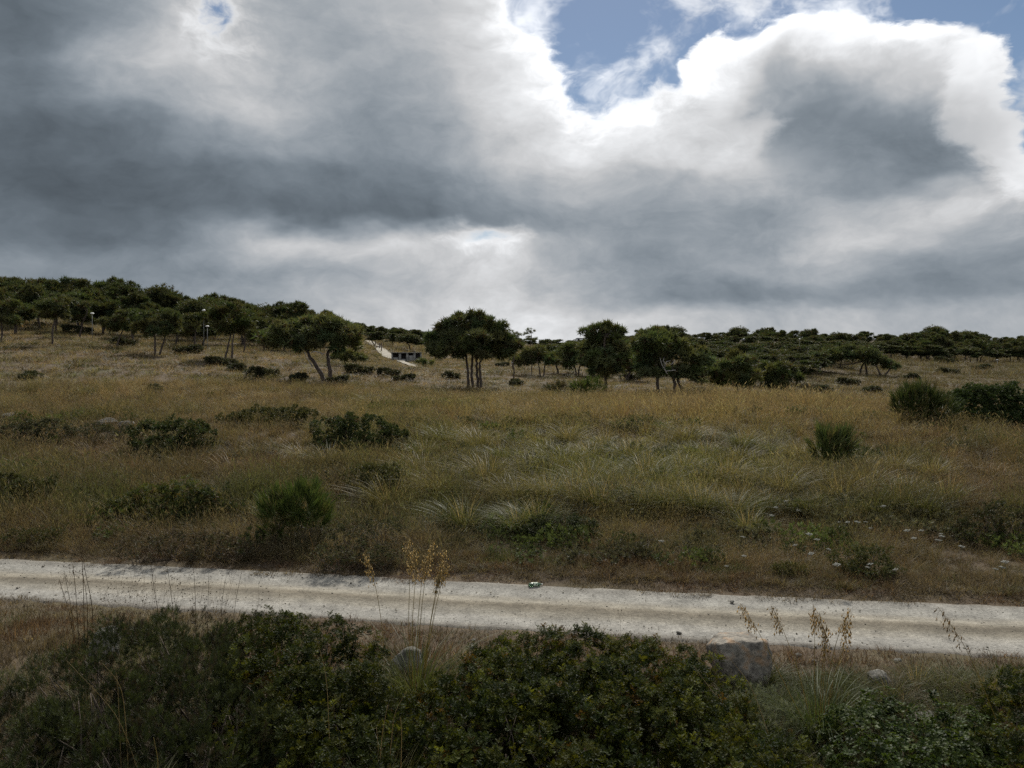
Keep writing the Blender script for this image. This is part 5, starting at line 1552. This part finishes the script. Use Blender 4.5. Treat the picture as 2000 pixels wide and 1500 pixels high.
def field_tints(x, y, px, py):
    """which grass grows where: tan on the rise, yellow-green tussock grass in the middle, brown by the track"""
    n = len(x)
    g0 = sstep(0.42, 0.60, fbm2(x, y, 0.33, 51.0, 4))[:, None] * (0.35 + 0.5 * sstep(860, 960, py))[:, None]
    t = BROWN * (1 - g0) + OLIVE * g0

    def over(w, c):
        nonlocal t
        w = np.clip(w, 0, 1)[:, None]
        t = t * (1 - w) + c * w
    n1, n2, n3 = fbm2(x, y, 0.16, 1.3), fbm2(x, y, 0.45, 7.7), fbm2(x, y, 1.3, 2.2, 3)
    over(sstep(880, 760, py), TAN * 0.72 + BROWN * 0.28)
    over(ell(px, py, 1250, 925, 430, 90) * sstep(0.3, 0.6, n2 + 0.12), YGREEN)
    over(ell(px, py, 900, 870, 320, 60) * sstep(0.35, 0.6, n2), YGREEN * 0.9)
    over(ell(px, py, 1400, 930, 260, 60) * sstep(0.5, 0.62, n3), PALE)
    over(ell(px, py, 300, 930, 420, 70) * sstep(0.35, 0.6, n1 + 0.05), RUST * 0.6 + BROWN * 0.4)
    over(ell(px, py, 1850, 880, 250, 90) * 0.8, RUST * 0.5 + BROWN * 0.5)
    over(ell(px, py, 1500, 1090, 500, 60) * 0.75, RUST * 0.7 + BROWN * 0.3)
    over(ell(px, py, 1350, 1030, 150, 26) * 0.8, TAN * 0.9)
    over(ell(px, py, 700, 1040, 260, 60) * sstep(0.42, 0.6, n2), OLIVE)
    over(ell(px, py, 250, 1000, 360, 60) * sstep(0.42, 0.58, n2), OLIVE * 0.9)
    over(ell(px, py, 1700, 960, 260, 60) * sstep(0.4, 0.6, n1) * 0.8, OLIVE)
    over(sstep(0.52, 0.64, n2) * 0.6, OLIVE)
    over(sstep(0.5, 0.62, fbm2(x, y, 0.8, 31.0, 3)) * 0.55, BROWN * 0.75)
    over(sstep(0.58, 0.7, n3) * 0.45, TAN)
    over(sstep(0.60, 0.72, n1) * 0.5, GREYG)
    over(sstep(1300, 1600, px) * sstep(795, 765, py) * 0.85, BROWN * 0.65 + OLIVE * 0.3)
    over(ell(px, py, 1350, 812, 560, 48) * (0.45 + 0.75 * n2), TAN * 0.95)
    over(ell(px, py, 1230, 915, 330, 70) * sstep(0.40, 0.58, n3) * 0.75, YGREEN * 1.1)
    t *= r_g.uniform(0.72, 1.48, (n, 1))
    over(sstep(985, 1060, py) * sstep(0.40, 0.62, fbm2(x, y, 0.7, 81.0, 3)) * 0.6, BROWN * 0.7 + TAN * 0.4)
    t *= 1 + r_g.normal(size=(n, 3)) * 0.05
    return np.clip(t, 0.02, 0.6), n1, n2, n3


def do_field(name, label, n, d0, d1, metas, hbase, wide=0.8, min_s=0.25, hgrow=0.0):
    x, y = ring(n, d0, d1, wide)
    s, a = road_s(x, y)
    m = (s > ROAD_HALF + min_s + 0.5 * fbm2(x, y, 1.2, 4.4, 2)) & (path_dist(x, y) > 1.25)
    x, y, s = x[m], y[m], s[m]
    z = terrain(x, y)
    px, py = screen(x, y, z)
    t, n1, n2, n3 = field_tints(x, y, px, py)
    k = len(x)
    h = hbase * (0.35 + 1.15 * n2) * r_g.uniform(0.7, 1.3, k) * (0.4 + 0.6 * sstep(ROAD_HALF, ROAD_HALF + 2.6, s))
    h *= 1 + 0.5 * ell(px, py, 1500, 800, 420, 45) + hgrow - 0.45 * ell(px, py, 1000, 765, 430, 38)
    # a short brown strip between the track and the first tussocks
    strip = sstep(1000, 1030, py) * sstep(780, 960, px) * sstep(ROAD_HALF, ROAD_HALF + 1, s)
    h *= 1 - 0.45 * strip
    w = r_g.uniform(0.85, 1.3, k) * np.clip(h, 0.6, 1.3)
    pick = r_g.integers(0, len(metas), k)
    bare = (sstep(0.46, 0.32, n3) * r_g.random(k) > 0.4) | (ell(px, py, 1250, 910, 480, 90) * r_g.random(k) > 0.35)
    keep = ~bare
    tilt = r_g.normal(size=(k, 2)) * 0.10
    return scatter(name, label, np.stack([x, y, z - 0.02], -1)[keep], r_g.uniform(0, 6.28, k)[keep], np.stack([w, w, h], -1)[keep], pick[keep], t[keep], metas, tilt[keep])


do_field("dry_grass", "mixed dry brown and green grass just beyond the track", 26000, 17.5, 32, NEAR, 1.4)
do_field("field_grass", "tall tan and yellow-green grass covering the middle of the field", 36000, 30, 62, MID, 0.82)
do_field("hill_grass", "tan dry grass on the hillside and the ground under the pines", 52000, 58, 135, FAR, 0.62)
do_field("far_grass", "far dry meadow grass before the treeline", 26000, 130, 235, FAR, 1.0, wide=0.72, hgrow=0.3)
# arching tussocks, too many to count, that give the middle of the field its lumpy look
DOME = [proto_mesh([tuft(90, 0.62, 0.16, 0.009, 0.85, 0.9, 4, 0.5)], "tussock_tuft", M_GRASS), proto_mesh([tuft(70, 0.55, 0.14, 0.010, 0.95, 0.8, 4, 0.55)], "tussock_tuft", M_GRASS), proto_mesh([tuft(60, 0.5, 0.12, 0.009, 0.6, 0.9, 4, 0.3)] + seedy(8, 0.85, 0.1, 0.005, 0.3, 0.1), "tussock_tuft", M_GRASS)]
x, y = ring(5200, 19.5, 58, 0.72)
z = terrain(x, y); px, py = screen(x, y, z); s_, _ = road_s(x, y)
n2 = fbm2(x, y, 0.3, 21.0, 3)
w = np.clip(ell(px, py, 1250, 900, 520, 110) * 1.3 + 0.22 * sstep(0.45, 0.6, n2), 0, 1)
m = (r_g.random(len(x)) < w) & (s_ > ROAD_HALF + 2.6) & ((py < 1010) | (px < 800))
x, y, z, px, py = x[m], y[m], z[m], px[m], py[m]
tt, *_ = field_tints(x, y, px, py)
g_ = r_g.random(len(x))
tt = np.where((g_ < 0.28)[:, None], tt * 0.3 + OLIVE * 0.4, np.where((g_ > 0.68)[:, None], tt * 0.6 + PALE * 0.42, tt))
sc = r_g.uniform(0.6, 1.35, len(x))
scatter("tussock_grass", "lumpy arching tussock grass across the middle of the field", np.stack([x, y, z - 0.03], -1), r_g.uniform(-0.6, 0.6, len(x)), np.stack([sc * 1.1, sc * 1.1, sc], -1), r_g.integers(0, 3, len(x)), tt, DOME, r_g.normal(size=(len(x), 2)) * 0.12)
# darker low plants mottling the hillside
x, y = ring(5000, 55, 150, 0.7)
m = (fbm2(x, y, 0.09, 41.0, 3) + 0.25 * r_g.random(len(x)) > 0.62) & (path_dist(x, y) > 2.2)
x, y = x[m], y[m]
tt = np.where((r_g.random(len(x)) < 0.5)[:, None], OLIVE * 0.6, BROWN * 0.55) * r_g.uniform(0.7, 1.3, (len(x), 1))
sc = r_g.uniform(0.8, 1.9, len(x))
scatter("hill_herbs", "dark low herbs mottling the dry hillside grass", np.stack([x, y, terrain(x, y) - 0.03], -1), r_g.uniform(0, 6.28, len(x)), np.stack([sc, sc, sc * 0.55], -1), r_g.integers(0, 2, len(x)), tt, FAR)
# green leafy weeds filling in between grass and shrubs
WEED = []
for k in range(3):
    n = 26
    P_, D_ = ellipsoid_pts(n, (0, 0, 0.12), (0.24, 0.24, 0.2), r_g, 0.4, 0.3)
    V, F, idx = stamp(*PAT["coarse"], P_, D_ + np.array([0, 0, 0.6]), 0.11 * r_g.uniform(0.7, 1.3, len(P_)), r_g)
    c = r_g.uniform(0.7, 1.3, (len(P_), 1)) * np.ones((1, 3))
    WEED.append(proto_mesh([(V, F, c[idx])], "weed_tuft", M_GRASS))
x, y = ring(9500, 18.5, 48, 0.74)
z = terrain(x, y); px, py = screen(x, y, z); s_, _ = road_s(x, y)
n2 = fbm2(x, y, 0.28, 61.0, 4)
w = sstep(0.50, 0.62, n2 + 0.16 * ell(px, py, 350, 1000, 600, 90) + 0.10 * ell(px, py, 1750, 1000, 300, 80) - 0.05)
m = (r_g.random(len(x)) < w * 0.8) & (s_ > ROAD_HALF + 0.9)
x, y, z = x[m], y[m], z[m]
q = fbm2(x, y, 0.5, 71.0, 3)
tt = np.where((q > 0.55)[:, None], np.array((0.078, 0.102, 0.030)), np.where((q > 0.46)[:, None], np.array((0.055, 0.070, 0.027)), np.array((0.08, 0.08, 0.045)))) * r_g.uniform(0.7, 1.3, (len(x), 1))
sc = r_g.uniform(0.7, 1.7, len(x))
scatter("weeds", "green leafy weeds mixed into the dry grass above the track", np.stack([x, y, z - 0.02], -1), r_g.uniform(0, 6.28, len(x)), np.stack([sc, sc, sc * r_g.uniform(0.7, 1.3, len(x))], -1), r_g.integers(0, 3, len(x)), tt, WEED)
# verges: short reddish-brown grass on both sides of the track
x = []
A = r_g.uniform(-26, 24, 30000)
S = np.concatenate([r_g.uniform(ROAD_HALF - 0.4, ROAD_HALF + 1.8, 12000), -r_g.uniform(ROAD_HALF - 0.4, ROAD_HALF + 6.5, 18000)])
X = ROAD_MID[0] + A * ROAD_DIR[0] + S * ROAD_NRM[0]; Y = ROAD_MID[1] + A * ROAD_DIR[1] + S * ROAD_NRM[1]
s_, _ = road_s(X, Y)
nz = fbm2(X, Y, 1.1, 6.6, 3)
m = (np.abs(s_) > ROAD_HALF + (nz - 0.5) * 1.9 - 0.02)
X, Y, s_, nz = X[m], Y[m], s_[m], nz[m]
tt = np.where((fbm2(X, Y, 0.6, 3.3, 3) > 0.5)[:, None], RUST * 0.85, BROWN * 0.95) * r_g.uniform(0.7, 1.3, (len(X), 1))
yl = r_g.random(len(X)) < 0.12
tt[yl] = TAN * 0.9
gp = (fbm2(X, Y, 0.9, 12.3, 3) > 0.60) & (np.abs(s_) > ROAD_HALF + 1.2)
tt[gp] = OLIVE
hh = r_g.uniform(0.6, 1.5, len(X)) * (0.6 + 0.9 * sstep(ROAD_HALF, ROAD_HALF + 2.2, np.abs(s_))) * (0.6 + 0.8 * nz)
scatter("verge_grass", "short reddish-brown dry grass along both verges of the track", np.stack([X, Y, terrain(X, Y) - 0.01], -1), r_g.uniform(0, 6.28, len(X)), np.stack([hh * 0 + 1.1, hh * 0 + 1.1, hh], -1), r_g.integers(0, 3, len(X)), tt, SHORT, r_g.normal(size=(len(X), 2)) * 0.15)
# grass on the near bank between the bushes
x = r_g.uniform(-10, 10, 9000); y = r_g.uniform(5.5, 13, 9000)
z = terrain(x, y)
tt = np.where((fbm2(x, y, 0.8, 5.1, 3) > 0.52)[:, None], OLIVE * 0.9, BROWN) * r_g.uniform(0.7, 1.3, (len(x), 1))
h = r_g.uniform(0.5, 1.0, len(x))
scatter("bank_grass", "rough grass on the near bank between the bushes", np.stack([x, y, z - 0.02], -1), r_g.uniform(0, 6.28, len(x)), np.stack([h, h, h], -1), r_g.integers(1, 3, len(x)), tt, NEAR)
# loose gravel along the track
A = r_g.uniform(-24, 22, 9000); S = np.where(r_g.random(9000) < 0.75, r_g.choice([-1, 1], 9000) * (ROAD_HALF + r_g.normal(size=9000) * 0.22), r_g.uniform(-1.6, 1.6, 9000))
X = ROAD_MID[0] + A * ROAD_DIR[0] + S * ROAD_NRM[0]; Y = ROAD_MID[1] + A * ROAD_DIR[1] + S * ROAD_NRM[1]
peb = []
for i in range(3):
    me = rock_mesh(700 + i, (1, 0.8, 0.6), None, 1, 5); me.name = "pebble"; me.color_attributes.new("col", "FLOAT_COLOR", "POINT").data.foreach_set("color", np.ones(len(me.vertices) * 4, np.float32))
    me.materials.append(mat_leaf("pebble_stone", 0.0, 0.9, 0.15, 0.2, instancer=True)); peb.append(me)
sz = np.abs(r_g.normal(size=9000)) * 0.010 + 0.006
tt = np.array((0.40, 0.365, 0.30))[None] * r_g.uniform(0.35, 0.95, (9000, 1))
g = scatter("gravel", "loose pale gravel scattered along the track", np.stack([X, Y, np.maximum(terrain(X, Y), 0.0) + 0.004], -1), r_g.uniform(0, 6.28, 9000), np.stack([sz] * 3, -1), r_g.integers(0, 3, 9000), tt, peb)
g["category"] = "gravel"

# ------------------------------------------------------------------ labels: things alike are told apart by their place along their row
ORD = ["first", "second", "third", "fourth", "fifth", "sixth", "seventh", "eighth", "ninth", "tenth", "eleventh", "twelfth", "thirteenth", "fourteenth", "fifteenth", "sixteenth", "seventeenth", "eighteenth", "nineteenth", "twentieth"]
TENS = {20: ("twenty", "twentieth"), 30: ("thirty", "thirtieth"), 40: ("forty", "fortieth")}


def ordinal(n):
    if n <= 20:
        return ORD[n - 1]
    t, u = n // 10 * 10, n % 10
    return TENS[t][1] if u == 0 else TENS[t][0] + "-" + ORD[u - 1]


alike = {}
for o in C.objects:
    if o.parent is None and o.get("group") and o.get("label"):
        alike.setdefault(o["label"], []).append(o)
for lab, obs in alike.items():
    if len(obs) > 1:
        obs.sort(key=lambda o: o.location.x / max(o.location.y, 0.1))
        for i, o in enumerate(obs):
            o["label"] = "%s, %s from the left" % (lab, ordinal(i + 1))
